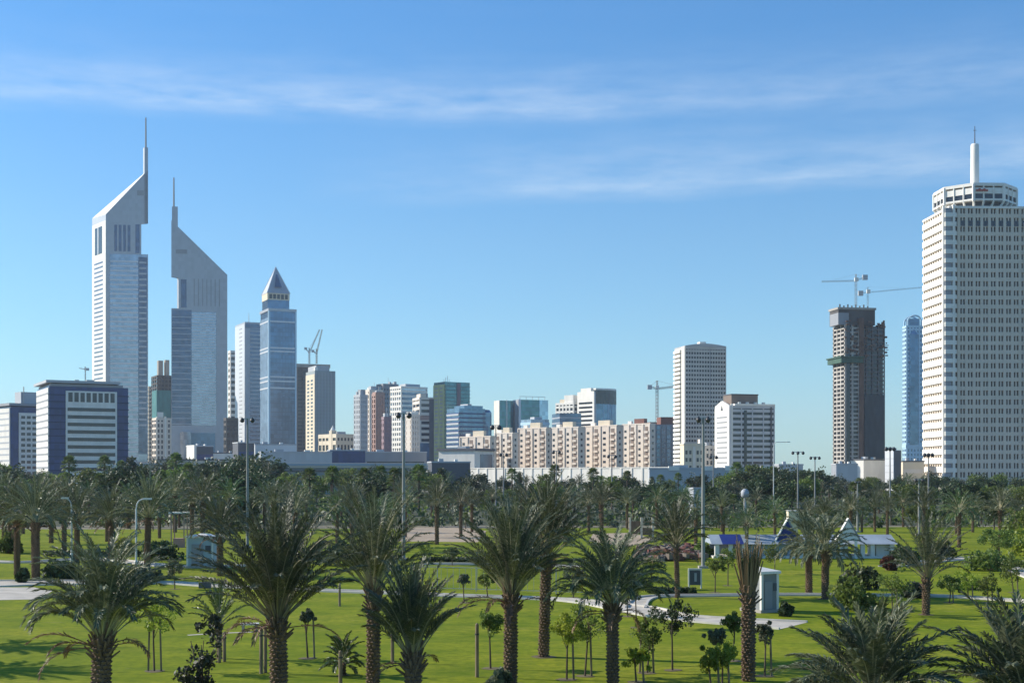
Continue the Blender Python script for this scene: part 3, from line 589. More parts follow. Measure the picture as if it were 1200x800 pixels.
for k in range(4): bb.box('roof_vent', white, bb.u(866)+k*5, bb.u(866)+k*5+1.5, .6, 2, bb.zt+.6, bb.zt+2.6)

# --- tower under construction on the right
b = B('tower_block', 'unfinished brown concrete tower wrapped by a green platform, cranes on top', 976, 990, 1037, 900, 24)
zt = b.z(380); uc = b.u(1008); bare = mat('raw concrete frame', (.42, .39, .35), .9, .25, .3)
b.lattice(bare, darkgl, zt, 38, 2, 3, .36, 1.3, 1.2, u1=uc, roof=False)  # paler concrete paints in the sun on the left columns
b.lattice(mat('mid raw concrete', (.13, .127, .13), .9, .35, .3), darkgl, b.z(381), 38, 4, 3, .26, .6, .9, u0=uc+.1, u1=b.W, slab='dark_floor_slab', pier='dark_pier', core='dark_core', roof=False)  # darker copy of the concrete paints in the shade of the right half
b.box('stair_core', mat('rust brown shutter', (.17, .10, .075), .9, .3, .4), b.u(1006.5), b.u(1012), -.5, 4, 0, b.z(372))
b.box('glazed_section', mat('dark shaded glazing', (.035, .04, .05), .4, .3, .4), b.u(1013), b.W-.3, -.25, 1, b.z(537), b.z(462)); b.box('shaded_recess', darkgl, b.u(992), b.u(996), -.4, .4, 4, zt-1)  # the recess is a dark strip on the front, shade as colour
b.box('core_storey', darkconc, b.u(984), b.u(1027), 2, b.D-3, zt, b.z(362)); b.box('core_storey_light', midgrey, b.u(984)-.2, b.u(996), 1.8, b.D-4, zt, b.z(366)); b.box('core_deck', concrete, b.u(983), b.u(1028), 1.4, b.D-2.4, b.z(362), b.z(359.5))
for k in range(8): b.box('column_stub', darkconc, b.u(985)+k*2.8, b.u(985)+k*2.8+.7, 1.5, 2.2, b.z(359.5), b.z(357.5 if k % 2 else 356))
b.box('green_platform', mat('green netting', (.06, .12, .09), .9, .25, .6), -3.4, b.u(1010), -2.2, b.D+1, b.z(425), b.z(419)); b.box('platform_edge', mat('green netting', (.06, .12, .09)), -4.2, b.u(1010)+.6, -3.0, b.D+1.6, b.z(419), b.z(417.5))
for k in range(11): b.box('edge_screen', darkconc, b.W+.1, b.W+1.0, 2+k*1.2, 2.6+k*1.2, zt-14-k*.3, zt+1.5)
m_ = MB(); rnd = random.Random(4)
for k in range(170): x = rnd.uniform(-.5, b.W+.5); y = -.6 if rnd.random() < .7 else rnd.uniform(0, b.D); z = rnd.uniform(b.z(420), zt+2); m_.box(x, x+rnd.uniform(.3, 2.2), y-.4, y+.3, z, z+rnd.uniform(.2, 1.4))
m_.obj('formwork', mat('rust brown shutter', (.17, .10, .075)), b.r)
right_core = b
# --- slim blue tower
b = B('skyscraper', 'slim pale blue tower with an arched open top left of the white gridded high-rise', 1057.5, 1062, 1082, 1150, 16); zt = b.z(382)
b.lattice(cyan, bluegl, zt, 36, 5, 3, .42, 1.3, .5)
b.box('glass_spine', bluegl, b.u(1066), b.u(1076), -.6, .6, b.z(521), b.z(392)); m_ = MB(); uu, ww = (b.u(1066)+b.u(1076))/2, (b.u(1076)-b.u(1066))/2
m_.v = [(uu-ww, -.6, b.z(392)), (uu+ww, -.6, b.z(392)), (uu, -.3, b.z(386)), (uu-ww, .6, b.z(392)), (uu+ww, .6, b.z(392)), (uu, .3, b.z(386))]; m_.f = [(0, 1, 2), (3, 5, 4), (0, 2, 5, 3), (1, 4, 5, 2)]; m_.m = [0]*4; m_.obj('spine_tip', bluegl, b.r)
for vv in (.6, b.D-.6):
    m_ = MB(); r_ = b.W*.40; c = b.W*.5; z0 = b.z(377)
    for k in range(14):
        t0, t1 = math.pi*k/14, math.pi*(k+1)/14; m_.tube((c+r_*math.cos(t0), vv, z0+r_*.95*math.sin(t0)), (c+r_*math.cos(t1), vv, z0+r_*.95*math.sin(t1)), .7, None, 6)
    for sg in (-1, 1): m_.tube((c+sg*r_, vv, zt), (c+sg*r_, vv, z0), .7)
    m_.obj('arch', cyan, b.r)
b.box('crown_drum', bluegl, b.W*.18, b.W*.82, 1.5, b.D-1.5, zt, b.z(373)); b.box('base_band', cyan, -.4, b.W+.4, -.4, b.D, b.z(524), b.z(521))
# --- white gridded high-rise on the right edge
b = B('skyscraper', 'huge white gridded high-rise on the right with a ring crown and cylindrical mast', 1082, 1113, 1206, 700, 20); zt = b.z(244); n = 31
offw = mat('off white concrete', (.66, .565, .46), .75, .06, .1)
b.lattice(offw, darkgl, zt, n, 10, 11, .42, 1.5, 1.1, roof=False)
h = zt/n
bw = (b.W-1.5)/10
for k in range(10): b.box('mullion', offw, (k+.5)*bw+.42, (k+.5)*bw+1.08, .12, 1.2, 0, zt)
for k in range(n): b.box('side_sun_shade', white, -.9, .8, 2.5, b.D-1, k*h-.2, k*h+h*.62)
b.box('machine_floor', darkgl, 1.6, b.W-1.4, -.02, .8, zt-1.95*h, zt-1.35*h)
b.box('parapet', white, -.4, b.W+.3, -.35, b.D+.3, zt, zt+1.2)
for (cu, cv) in ((0, 0), (b.W, 0), (0, b.D), (b.W, b.D)):
    su, sv = (1 if cu == 0 else -1), (1 if cv == 0 else -1); near = cv == 0
    if near: b.box('corner_core', midgrey, cu-su*1.2+(-1.6 if su > 0 else -1.6), cu-su*1.2+1.6, cv-1.3, cv+1.3, 0, zt)
    b.box('corner_post', white, cu+su*1.5-.5, cu+su*1.5+.5, cv-(1.9 if near else 1.6), cv+(1.9 if near else 0), 0, zt+1.6)
    if near: b.box('corner_post', white, cu-su*3.2-.4, cu-su*3.2+.4, cv-.4, cv+1.2, 0, zt+1.2)
    if near:
        for k in range(n): b.box('balcony', white, cu-2.9, cu+2.9, cv-1.75, cv+1.4, k*h-.12, k*h+h*.46)
cu, cv = b.W/2, b.D/2; ro = 20.6
def octa(r, ph=22.5): return [(cu+r*math.cos(R(ph+45*k)), cv+r*math.sin(R(ph+45*k))) for k in range(8)]
m_ = MB(); m_.prism(octa(ro*.80), zt, b.z(217)); m_.obj('crown_core', darkgrey, b.r)
m_ = MB(); m_.prism(octa(ro*1.02), b.z(217), b.z(213.5)); m_.obj('crown_roof', white, b.r)
m_ = MB(); m_.prism(octa(ro*1.02), b.z(234), b.z(232)); m_.obj('crown_ledge', white, b.r)
m_ = MB(); m_.prism(octa(ro*.98), b.z(232), b.z(226)); m_.obj('crown_glazing', darkgl, b.r)
m_ = MB(); m_.prism(octa(ro*1.0), b.z(226), b.z(219)); m_.obj('crown_band', white, b.r)
O1, O0 = octa(ro*1.0), octa(ro*.86)
for k in range(8):
    p, q = Vector(O1[k]), Vector(O1[(k+1) % 8])
    for f in (0, .33, .66):
        x = p.lerp(q, f); m_ = MB(); m_.tube((x.x, x.y, b.z(235)), (x.x, x.y, b.z(215)), .8 if f == 0 else .45, None, 6); m_.obj('crown_post', white, b.r)
        y = Vector((cu, cv)).lerp(x, .80); m_ = MB(); m_.tube((y.x*1.0, y.y, zt), (x.x, x.y, b.z(235)), .7, .55, 6); m_.obj('slanted_strut', white, b.r)
m_ = MB(); p, q = Vector(O1[5]), Vector(O1[6]); d = (q-p).normalized()
for k in range(5): x = p.lerp(q, .10+.08*k); m_.box(x.x-.5, x.x+.6, x.y-.75, x.y-.45, b.z(223.5), b.z(221.5)+(k % 2)*.5)
m_.obj('red_sign', mat('red sign', (.45, .07, .05), .6), b.r)
m_ = MB(); m_.lathe([(2.5, b.z(215)), (2.25, b.z(211)), (2.1, b.z(159)), (1.8, b.z(157.5)), (.5, b.z(156.8))], 20, 0, (cu, cv)); m_.obj('cylinder_mast', white, b.r, smooth=True)
m_ = MB(); m_.tube((cu, cv, b.z(157)), (cu, cv, b.z(136)), .28, .16, 6); m_.tube((cu-.9, cv, b.z(141)), (cu+.9, cv, b.z(141)), .12); m_.obj('antenna', black, b.r)

# --- low buildings along the foot of the skyline
def low(name, label, pl, pc, pr, yt, Y, m, b_=12, D=14, bands=None, extra=None, cat='building'):
    bb = B(name, label, pl, pc, pr, Y, b_, D, cat=cat); bb.zt = bb.z(yt); bb.body(m, bb.zt, 0, 'wall')
    bb.box('roof_slab', darkgrey if m in (white, cream, offw) else grey, -.25, bb.W+.25, -.25, bb.D+.25, bb.zt, bb.zt+.7)
    if bands:
        gm, k, f = bands
        for i in range(k): bb.box('window_band', gm, bb.W*.04, bb.W*.96, -.1, .3, bb.zt*.25+bb.zt*.7*i/k, bb.zt*.25+bb.zt*.7*(i+f)/k)
    bb.box('roof_unit', grey, bb.W*.2, bb.W*.32, 2, 5, bb.zt+.7, bb.zt+2.0); bb.box('roof_unit', white, bb.W*.62, bb.W*.7, 3, 5, bb.zt+.7, bb.zt+1.7)
    return bb
bb = low('low_hall', 'dark glass box with a white left edge below the twin towers', 224.5, 228, 250, 523, 900, darkgrey, 20, 16, (navy, 1, .8)); bb.box('edge_wall', white, -.4, 1.2, -.4, 14, 0, bb.zt+1)
low('low_hall', 'small white flat roofed house between two dark boxes', 247, 250, 282, 531, 950, white, 10, 16, (darkgl, 2, .3))
low('low_hall', 'dark cube block below the grey slab tower', 277, 279, 298, 519, 850, darkgrey, 12, 16, (navy, 2, .6))
low('low_hall', 'pale blue hall with a stepped dark end under the pyramid-topped tower', 296, 299, 347, 521, 870, alulight, 8, 16, (paleblue, 1, .5))
low('low_hall', 'long grey hall with one dark ribbon window under the pyramid-topped tower', 303, 306, 389, 530, 800, alu, 6, 14, (darkgl, 1, .5))
low('low_hall', 'dark blue flat hall below the cream low-rise', 384, 387, 428, 528, 830, navy, 8, 14)
low('low_hall', 'grey parking deck below the dusty pink tower', 424, 427, 500, 530, 880, midgrey, 6, 16, (darkgl, 2, .4))
bb = low('low_hall', 'white windowless hall with a dark roof left of the beige row', 505, 518, 556, 525, 780, white, 50, None, None) if False else B('low_hall', 'white windowless hall with a dark roof left of the beige row', 514, 556, 578, 850, 60)
bb.zt = bb.z(528); bb.body(white, bb.zt); bb.box('roof_slab', darkgrey, -1, bb.W+1, -1, bb.D+1, bb.zt+.2, bb.zt+1.6); bb.box('shaded_end_panel', smokegl, bb.W*.3, bb.W*.95, -.2, .4, 2, bb.zt-2); bb.box('roof_unit', grey, 3, 8, 8, 14, bb.zt+1.6, bb.zt+3)  # dark panel on the end wall paints its shade, no windows there
low('low_hall', 'dark grey flat shed in front of the white windowless hall', 503, 506, 551, 542, 640, darkgrey, 8, 14)
low('low_hall', 'long bright white podium wall below the beige row', 545, 600, 762, 549.5, 610, offw, -4, 12) if False else None
bb = B('boundary_wall', 'long bright white wall running along the foot of the beige row', 498, 500, 790, 800, -45, 3, cat='wall'); bb.zt = 11.4
bb.body(white, bb.zt); bb.box('coping', white, -.2, bb.W+.2, -.3, bb.D+.3, bb.zt, bb.zt+.5)
for k in range(26): bb.box('wall_pier', white, bb.W*k/26, bb.W*k/26+1, -.35, .2, 0, bb.zt)
bb = low('low_hall', 'grey shed with bright skylights at the foot of the tall grey slab', 758, 761, 904, 549.5, 640, grey, 2, 18)
for f in (.16, .44, .62, .92): bb.box('skylight', white, bb.W*f, bb.W*f+5, -.5, 6, bb.zt-.6, bb.zt+1.4)
low('low_hall', 'bluish box shed right of the white hotel', 909, 913, 941, 545, 700, alu, 12, 12)
low('low_hall', 'slate blue box shed at the foot of the unfinished tower', 977, 980, 1005, 544.5, 690, alu, 12, 12)
bb = low('low_hall', 'plain white hall in front of the unfinished tower', 997, 1012, 1039, 539, 740, white, 50, None)
bb = B('tower_block', 'small two-tone tower, light left and dark right, beside the slim pale blue tower', 1037, 1047, 1056, 700, 42); bb.zt = bb.z(527)
bb.body(alulight, bb.zt); bb.box('dark_front', darkgrey, .4, bb.W-.1, -.15, .5, 0, bb.zt-.3); bb.box('roof_unit', grey, 1, 3, 1, 3, bb.zt, bb.zt+1); bb.rings('floor_line', grey, 2, bb.zt-1, 5, .08, .05, u1=.4)
low('low_hall', 'cream low block under the slim pale blue tower', 1055, 1058, 1083, 541, 720, cream, 12, 12, (sandlight, 2, .4))
# elevated road on piers
Yr = 560.; t = thing('flyover', 'long pale flyover deck with a dark underside left of centre', 'bridge', (px2x(150, Yr), Yr, 0))
Wr = px2x(500, Yr)-px2x(150, Yr)
pbox(t, 'deck', offw, 0, Wr, 0, 10, pz(548, Yr), pz(545.5, Yr)); pbox(t, 'barrier', grey, 0, Wr, -.3, .1, pz(545.5, Yr), pz(542.5, Yr)); pbox(t, 'girder', midgrey, 0, Wr, 1, 9, pz(551, Yr), pz(548, Yr))
pbox(t, 'barrier', offw, 0, Wr, 9.9, 10.2, pz(545.5, Yr), pz(542, Yr)); pbox(t, 'lower_wall', grey, 10, Wr-4, 3, 3.5, 0, pz(552.5, Yr))
for k in range(9): pbox(t, 'pier', grey, 4+k*13.5, 5.6+k*13.5, 3.6, 6, 0, pz(551, Yr))
bb = low('low_hall', 'long white roofed hall behind the flyover at left', 180, 183, 276, 539, 760, offw, 4, 14, (midgrey, 1, .5))

# ------------------------------------------------------------------ tower cranes
def lattice_bar(m_, p0, p1, w0, n, r=.16):
    p0, p1 = Vector(p0), Vector(p1); d = (p1-p0); ax = d.normalized(); a = ax.orthogonal().normalized(); b2 = ax.cross(a)
    cs = [(a+b2)*w0/2, (a-b2)*w0/2, (-a-b2)*w0/2, (-a+b2)*w0/2]
    for c in cs: m_.tube(p0+c, p1+c, r, None, 4)
    for k in range(n):
        q0, q1 = p0+d*(k/n), p0+d*((k+1)/n)
        for i in range(4): m_.tube(q0+cs[i], q1+cs[(i+1) % 4], r*.7, None, 3, cap=False)
def crane(label, px, Y, ybase, ytop, jib_to, counter_to, col, r=.22, wd=1.5, luff=None):
    X = px2x(px, Y); z0, z1 = pz(ybase, Y), pz(ytop, Y)
    t = thing('tower_crane', label, 'crane', (X, Y, z0)); hh = z1-z0
    m_ = MB(); lattice_bar(m_, (0, 0, 0), (0, 0, hh), wd, max(4, int(hh/2.5)), r); m_.obj('mast', col, t)
    jx, jz = px2x(jib_to[0], Y)-X, pz(jib_to[1], Y)-z0; cx, cz = px2x(counter_to[0], Y)-X, pz(counter_to[1], Y)-z0
    m_ = MB(); lattice_bar(m_, (0, 0, hh-wd), (jx, -jx*.25 if not luff else 0, jz), wd*.7, 16, r*.75); m_.obj('jib', col, t)
    m_ = MB(); lattice_bar(m_, (0, 0, hh-wd), (cx, -cx*.25, cz), wd*.7, 5, r*.75); m_.obj('counter_jib', col, t)
    m_ = MB(); m_.box(cx-1.6, cx+1.6, -cx*.25-1, -cx*.25+1, cz-1.8, cz+1.4); m_.obj('counterweight', grey, t)
    m_ = MB(); m_.box(-1.1 if jx > 0 else -1.2, 1.2, -2.0, -.6, hh-1.6, hh+.8); m_.obj('cab', white, t)
    ap = Vector((0, 0, hh+wd*3)); m_ = MB(); lattice_bar(m_, (0, 0, hh-.5), ap, wd*.6, 3, r); m_.obj('tower_peak', col, t)
    m_ = MB(); m_.tube(ap, (jx*.65, -jx*.65*.25 if not luff else 0, hh+(jz-hh)*.65+.5), r*.6, None, 4); m_.tube(ap, (cx*.9, -cx*.9*.25, cz+.4), r*.6, None, 4); m_.obj('tie_bar', col, t)
    return t
yel = mat('faded crane yellow', (.24, .21, .16), .6, .15, 1); gst = mat('grey crane steel', (.22, .22, .22), .6, .15, 1)
crane('pale crane with level jib to the left and white counterweight on the unfinished right tower', 1003, 903, 358, 327, (965, 328.5), (1013, 325), yel, .075, 1.1)
crane('thin grey crane with long jib to the right on the unfinished right tower', 1017, 906, 358, 341, (1079, 338.5), (1009, 343), gst, .05, .9)
crane('left one of two raised luffing crane jibs on the dark unfinished tower', 362.5, 1752, 426, 412, (374.5, 386), (358, 408), gst, .2, 1.6, luff=1)
crane('right one of two raised luffing crane jibs on the dark unfinished tower', 371, 1756, 426, 413, (377.5, 386), (366.5, 411), yel, .2, 1.6, luff=1)
crane('grey crane with thin jib standing behind the beige row, left of the tall slab', 770, 1000, 556, 453, (800, 452), (761.5, 453), gst, .15, 1.5)
crane('tiny distant crane over the roof of the navy office block', 100, 1700, 556, 432, (92, 431), (103, 432.5), gst, .14, .9)
crane('faint crane jib showing right of the tall grey slab', 880, 1500, 556, 457, (845, 455), (886, 456), gst, .22, 1.6) if False else None

# ------------------------------------------------------------------ plants: builders
UP = Vector((0, 0, 1))
def frond(mb, base, azm, el0, Ln, droop, nl, lw, ll, rnd, mi=0, mr=1, rr=.022, V=.45, steps=9):
    """one feather leaf: an arching rib with two ranks of leaflets set in a V"""
    hor = Vector((math.cos(azm), math.sin(azm), 0)); side = Vector((-math.sin(azm), math.cos(azm), 0)); p = Vector(base); P, T = [p.copy()], []
    tw = rnd.uniform(-.25, .25)
    for i in range(steps):
        t = (i+.5)/steps; e = el0 - droop*t**2.1
        d = hor*math.cos(e) + UP*math.sin(e) + side*tw*t*.35; d.normalize(); T.append(d); p = p + d*(Ln/steps); P.append(p.copy())
    T.append(T[-1])
    for i in range(steps):
        r0 = rr*(1-.8*i/steps); r1 = rr*(1-.8*(i+1)/steps); mb.tube(P[i], P[i+1], r0, r1, 3, mr, cap=False)
    for k in range(nl):
        t = .27 + .73*(k+rnd.random()*.8)/nl; x = t*steps; i = min(int(x), steps-1); q = P[i].lerp(P[i+1], x-i); d = T[i]
        up = side.cross(d); up = -up if up.z < 0 else up
        prof = (.4+.6*min(1, (t-.25)/.22))*(1-.55*max(0, (t-.55)/.45)**1.3)
        phi = R(62-34*t)
        for sg in (-1, 1):
            v = V*(1-.4*t)+rnd.uniform(-.45, .45)
            dr = d*math.cos(phi+rnd.uniform(-.25, .25)) + (side*sg*math.cos(v) + up*math.sin(v))*math.sin(phi); dr.normalize()
            l = ll*prof*rnd.uniform(.8, 1.12); wv = (d - dr*d.dot(dr)); wv.normalize(); wv *= lw*.5
            a = q + dr*l*.45 - UP*l*.02; tip = q + dr*l - UP*l*rnd.uniform(.05, .42)
            mb.quad(q-wv*.4, a-wv, tip, a+wv, mi)
def palm_crown(mb, n, Ln, lo, hi, droop, nl, lw, ll, rnd, z0=0, r0=.16, pw=.8, rr=.03, mis=(0, 1), V=.45):
    for k in range(n):
        f = (k/(n-1))**pw; azm = k*2.39996 + rnd.uniform(-.3, .3); e = R(hi + (lo-hi)*f + rnd.uniform(-6, 6))
        b = Vector((math.cos(azm)*r0*(.3+.7*f), math.sin(azm)*r0*(.3+.7*f), z0 + .45*(1-f)-.1))
        frond(mb, b, azm, e, Ln*rnd.uniform(.82, 1.08)*(.86+.14*math.sin(math.pi*min(1, f+.25))), R(droop)*(.5+.7*f)*rnd.uniform(.8, 1.2), nl, lw, ll, rnd, mis[0], mis[1], rr, V)
def palm_trunk(mb, h, r, rnd, per=9, step=.13, size=.15, flare=1.15, below=.3):
    n = 14; rings = max(6, int(h/.35)); prof = []
    for i in range(rings+1):
        z = -below+(h+below)*i/rings; prof.append((r*(flare-(flare-1)*min(1, (z+below)/.8))*rnd.uniform(.95, 1.03)*.9, z))
    mb.lathe(prof, n, 0)
    k = 0; z = 0
    while z < h:
        for j in range(per):
            t = 2*math.pi*(j+.5*(k % 2))/per + rnd.uniform(-.05, .05)+k*.07; c, s_ = math.cos(t), math.sin(t); s2 = size*rnd.uniform(.8, 1.2)
            o = Vector((c, s_, 0)); tg = Vector((-s_, c, 0)); b0 = o*r*.86+UP*(z-s2*.35); w2 = r*2*math.pi/per*.46
            lip = o*(r*1.0+s2*.42*rnd.uniform(.8, 1.2))+UP*(z+s2*.55)
            a, b_, l1, l2 = b0-tg*w2, b0+tg*w2, lip+tg*w2*.62, lip-tg*w2*.62; bk = o*r*.8+UP*(z+s2*.9)
            mb.quad(a, b_, l1, l2, 1); mb.tri(l2, l1, bk, 1); mb.tri(a, l2, bk-tg*w2, 1); mb.tri(b_, bk+tg*w2, l1, 1)
        k += 1; z += step
def stubs(mb, z, r, rnd, n=34, ln=.38):
    for k in range(n):
        t = k*2.39996; o = Vector((math.cos(t), math.sin(t), 0)); f = k/n
        p = o*r*.8+UP*(z-.75+.7*f); mb.tube(p, p+(o*(.75-.45*f)+UP*(.55+.6*f))*ln*rnd.uniform(.8, 1.3), .055, .03, 4, 0)
soilm = mat('bare soil', (.15, .12, .06), .95, .3, 2)
def soil(x, y, r, seed):
    rr = random.Random(seed); sheet('soil_ring', [(x+math.cos(k*.449)*r*rr.uniform(.75, 1.15), y+math.sin(k*.449)*r*rr.uniform(.75, 1.15)) for k in range(14)], .016, soilm)
def date_palm(label, px, Y, zc, tr, Ln, n, lo, hi, droop, seed, nl=46, lw=.034, ll=.46, group=None, leafm=None, lean=0, pw=.8, stub=34, base=None, V=.45, bt=None):
    rnd = random.Random(seed); t = thing('date_palm', label, 'palm tree', (px2x(px, Y), Y, 0), rnd.uniform(0, 6), group); t.rotation_euler = (rnd.uniform(-.045, .045), rnd.uniform(-.045, .045), rnd.uniform(0, 6))
    m_ = MB(); tr *= .84; palm_trunk(m_, zc, tr, rnd, size=.13); m_.obj('trunk', [bark, bt or boots], t)
    m_ = MB(); palm_crown(m_, int(n*1.35), Ln*.94, lo, hi, droop, int(nl*1.3), lw*1.2, ll*.86, rnd, zc, tr*.8, pw, V=V); m_.obj('crown', [leafm or datelf, rachis], t)
    if stub > 12 and rnd.random() < .75:
        m_ = MB()
        for k in range(rnd.randint(3, 7)): az_ = rnd.random()*6.28; frond(m_, (math.cos(az_)*tr*.8, math.sin(az_)*tr*.8, zc-.35), az_, R(rnd.uniform(-5, 25)), Ln*rnd.uniform(.4, .62), R(rnd.uniform(60, 95)), int(nl*.8), lw, ll*.6, rnd)
        m_.obj('dry_fronds', [dryleaf, dryleaf], t)
    if Y < 95 and pz(800, Y) < 1.5: soil(px2x(px, Y), Y, tr*2.6, seed)
    if stub: m_ = MB(); stubs(m_, zc, tr, rnd, stub); m_.obj('frond_stubs', bt or boots, t)
    return t
def leaf_cloud(mb, c, rad, m, size, rnd, mi=0, flat=1.0):
    for _ in range(m):
        while True:
            v = Vector((rnd.uniform(-1, 1), rnd.uniform(-1, 1), rnd.uniform(-1, 1)))
            if v.length < 1: break
        p = Vector(c)+Vector((v.x*rad, v.y*rad, v.z*rad*flat)); a = Vector((rnd.gauss(0, 1), rnd.gauss(0, 1), rnd.gauss(0, .8))).normalized(); b_ = a.orthogonal().normalized()
        b_ = (b_*math.cos(rnd.random()*6.28)+a.cross(b_)*math.sin(rnd.random()*6.28)); s_ = size*rnd.uniform(.7, 1.3); d = a.cross(b_)
        mb.quad(p-b_*s_*.5, p+d*s_*.32, p+b_*s_*.5, p-d*s_*.32, mi)
def tree_meshes(seed, h, th, rx, rz, N, M, lsz, rc, leafm, tr=.16, shape='round'):
    """trunk with limbs, crown of leaf clumps spread unevenly through the volume; returns (trunk mesh, crown mesh)"""
    rnd = random.Random(seed); T, Cw = MB(), MB(); cz = h-rz
    cs = []
    for i in range(N):
        while True:
            v = Vector((rnd.uniform(-1, 1), rnd.uniform(-1, 1), rnd.uniform(-1, 1)))
            if .25 < v.length < 1: break
        k = 1.0 + .22*math.sin(v.x*5+seed)*math.cos(v.y*4-seed)
        if shape == 'cone': f = 1-.85*(v.z+1)/2; v.x *= f*1.15; v.y *= f*1.15
        if shape == 'loose': v *= rnd.uniform(.7, 1.35)
        if shape == 'umbrella' and v.z < 0: v.z *= .35
        cs.append(Vector((v.x*rx*k, v.y*rx*k, cz+v.z*rz*k*.95)))
    top = Vector((rnd.uniform(-.2, .2), rnd.uniform(-.2, .2), cz if shape != 'cone' else h*.9))
    T.tube((0, 0, -.2), top*.5, tr*1.15, tr*.85, 7); T.tube(top*.5, top, tr*.85, tr*.4, 7)
    for c in cs[::3]:
        b0 = top*rnd.uniform(.5, .95); T.tube(b0, b0.lerp(c, .55)+UP*.1, tr*.4, tr*.22, 5); T.tube(b0.lerp(c, .55)+UP*.1, c, tr*.22, tr*.08, 4)
    for c in cs: leaf_cloud(Cw, c, rc*rnd.uniform(.65, 1.25), int(M*rnd.uniform(.6, 1.3)), lsz, rnd)
    return T.mesh('trunk', treebark), Cw.mesh('crown', leafm)
def inst(name, meshes, names, label, cat, loc, rz, sc, group=None):
    t = thing(name, label, cat, loc, rz, group); t.scale = sc if isinstance(sc, tuple) else (sc, sc, sc)
    for me, nm in zip(meshes, names):
        o = bpy.data.objects.new(nm, me); C.objects.link(o); o.parent = t
    return t
def mid_palm_meshes(seed, h=4.6, n=42, lo=14, hi=86, droop=75, Ln=3.3, nl=26, lw=.075, leafm=None, tr=.2):
    rnd = random.Random(seed); T, Cw = MB(), MB(); palm_trunk(T, h, tr, rnd, 7, .22, .2); stubs(T, h, tr, rnd, 16, .4)
    palm_crown(Cw, n, Ln, lo, hi, droop, nl, lw, .5, rnd, h, tr*.8, rr=.03)
    return T.mesh('trunk', [bark, boots]), Cw.mesh('crown', [leafm or datelf, rachis])
def fan_palm_meshes(seed, h=6.0, n=30, R_=1.0):
    rnd = random.Random(seed); T, Cw = MB(), MB(); T.lathe([(.26, -.2), (.2, .6), (.17, h*.6), (.16, h)], 9)
    for k in range(n):
        azm = k*2.39996; f = k/n; e = R(80-115*f+rnd.uniform(-8, 8)); d = Vector((math.cos(azm)*math.cos(e), math.sin(azm)*math.cos(e), math.sin(e)))
        p0 = Vector((0, 0, h-.1-.25*f)); p1 = p0+d*R_*.85; Cw.tube(p0, p1, .025, .018, 3, 1, cap=False)
        s_ = Vector((-math.sin(azm), math.cos(azm), 0)); u_ = s_.cross(d)
        for j in range(13):
            a = R(-105+210*j/12); dd = d*math.cos(a)+s_*math.sin(a)+u_*rnd.uniform(-.12, .2); dd.normalize(); l = R_*rnd.uniform(.75, 1.0)*(1-.25*abs(a)/1.9)
            wv = (d*-math.sin(a)+s_*math.cos(a)); m1 = p1+dd*l*.55
            Cw.quad(p1, m1-wv*.09, p1+dd*l-UP*.25*l, m1+wv*.09, 0)
    rn = MB()
    return T.mesh('trunk', treebark), Cw.mesh('crown', [fanlf, rachis])

# ------------------------------------------------------------------ the big palms on the lawn
date_palm('bushy date palm nearest the left edge, its short stout trunk cut by the frame', 116, 42, 3.05, .33, 3.5, 58, 46, 88, 92, 1, nl=48, pw=.75)
date_palm('largest date palm, wide V-shaped crown rising before the pyramid-topped tower', 328, 45, 3.3, .31, 4.15, 62, 42, 88, 46, 2, nl=54, ll=.5, pw=.9)
date_palm('date palm with a slim patterned trunk just right of the largest palm', 437, 50, 3.8, .27, 3.7, 42, 46, 88, 62, 3, nl=48)
date_palm('short dark palm with a narrow upright crown overlapping the slim palm', 486, 44, 2.25, .29, 2.9, 42, 52, 88, 42, 4, nl=46, pw=.9)
date_palm('date palm with broad dark crown, left of the palm whose foot is visible', 598, 52, 3.5, .28, 3.85, 56, 48, 88, 50, 5, nl=50, pw=.9)
date_palm('tall date palm whose sunlit trunk foot stands on the open lawn', 637, 60, 4.4, .26, 3.7, 52, 42, 88, 58, 6, nl=48, pw=.85)
date_palm('round-headed date palm with green heart fronds standing before the beige row', 718, 51, 3.2, .25, 3.3, 52, 34, 88, 88, 7, nl=46, leafm=None, pw=.75)
date_palm('low wide date palm spreading its fronds at the bottom right', 1022, 38, 1.65, .3, 3.1, 56, 10, 86, 52, 10, nl=54, lw=.045, ll=.56, leafm=datelf, pw=.8)
date_palm('date palm cut by the bottom right corner of the photo', 1206, 38, 1.5, .3, 3.4, 50, 16, 86, 52, 11, nl=52, lw=.045, ll=.56)
date_palm('sparse open date palm with pale ribs below the gridded high-rise', 1085, 78, 2.1, .24, 4.0, 30, 34, 86, 52, 12, nl=40, lw=.04, pw=.9, stub=20)
date_palm('small neat date palm on a thin dark trunk before the rubble heap', 794, 89, 3.3, .17, 3.2, 36, 34, 86, 62, 8, nl=36, lw=.045, stub=14)
date_palm('left one of two date palms standing close together beside the pavilion', 948, 92, 3.0, .25, 3.1, 42, 5, 86, 85, 13, nl=36, lw=.045, stub=18)
date_palm('right one of two date palms standing close together beside the pavilion', 967, 88, 3.0, .26, 3.0, 42, 5, 86, 85, 14, nl=36, lw=.045, stub=18)
date_palm('stout date palm at left whose trunk shades the paved forecourt', 42, 104, 4.4, .36, 4.0, 50, 15, 88, 75, 15, nl=38, lw=.05, stub=20)
date_palm('thinner date palm close behind the stout palm at the left edge', 20, 109, 4.3, .27, 3.9, 44, 15, 88, 75, 16, nl=36, lw=.05, stub=18)
date_palm('date palm behind the street lamp, below the navy office block', 172, 116, 4.4, .3, 4.4, 46, 25, 88, 60, 17, nl=36, lw=.05, stub=18)
date_palm('date palm between the stout left palm and the street lamp', 130, 120, 3.9, .28, 3.7, 44, 15, 88, 70, 18, nl=34, lw=.05, stub=16)
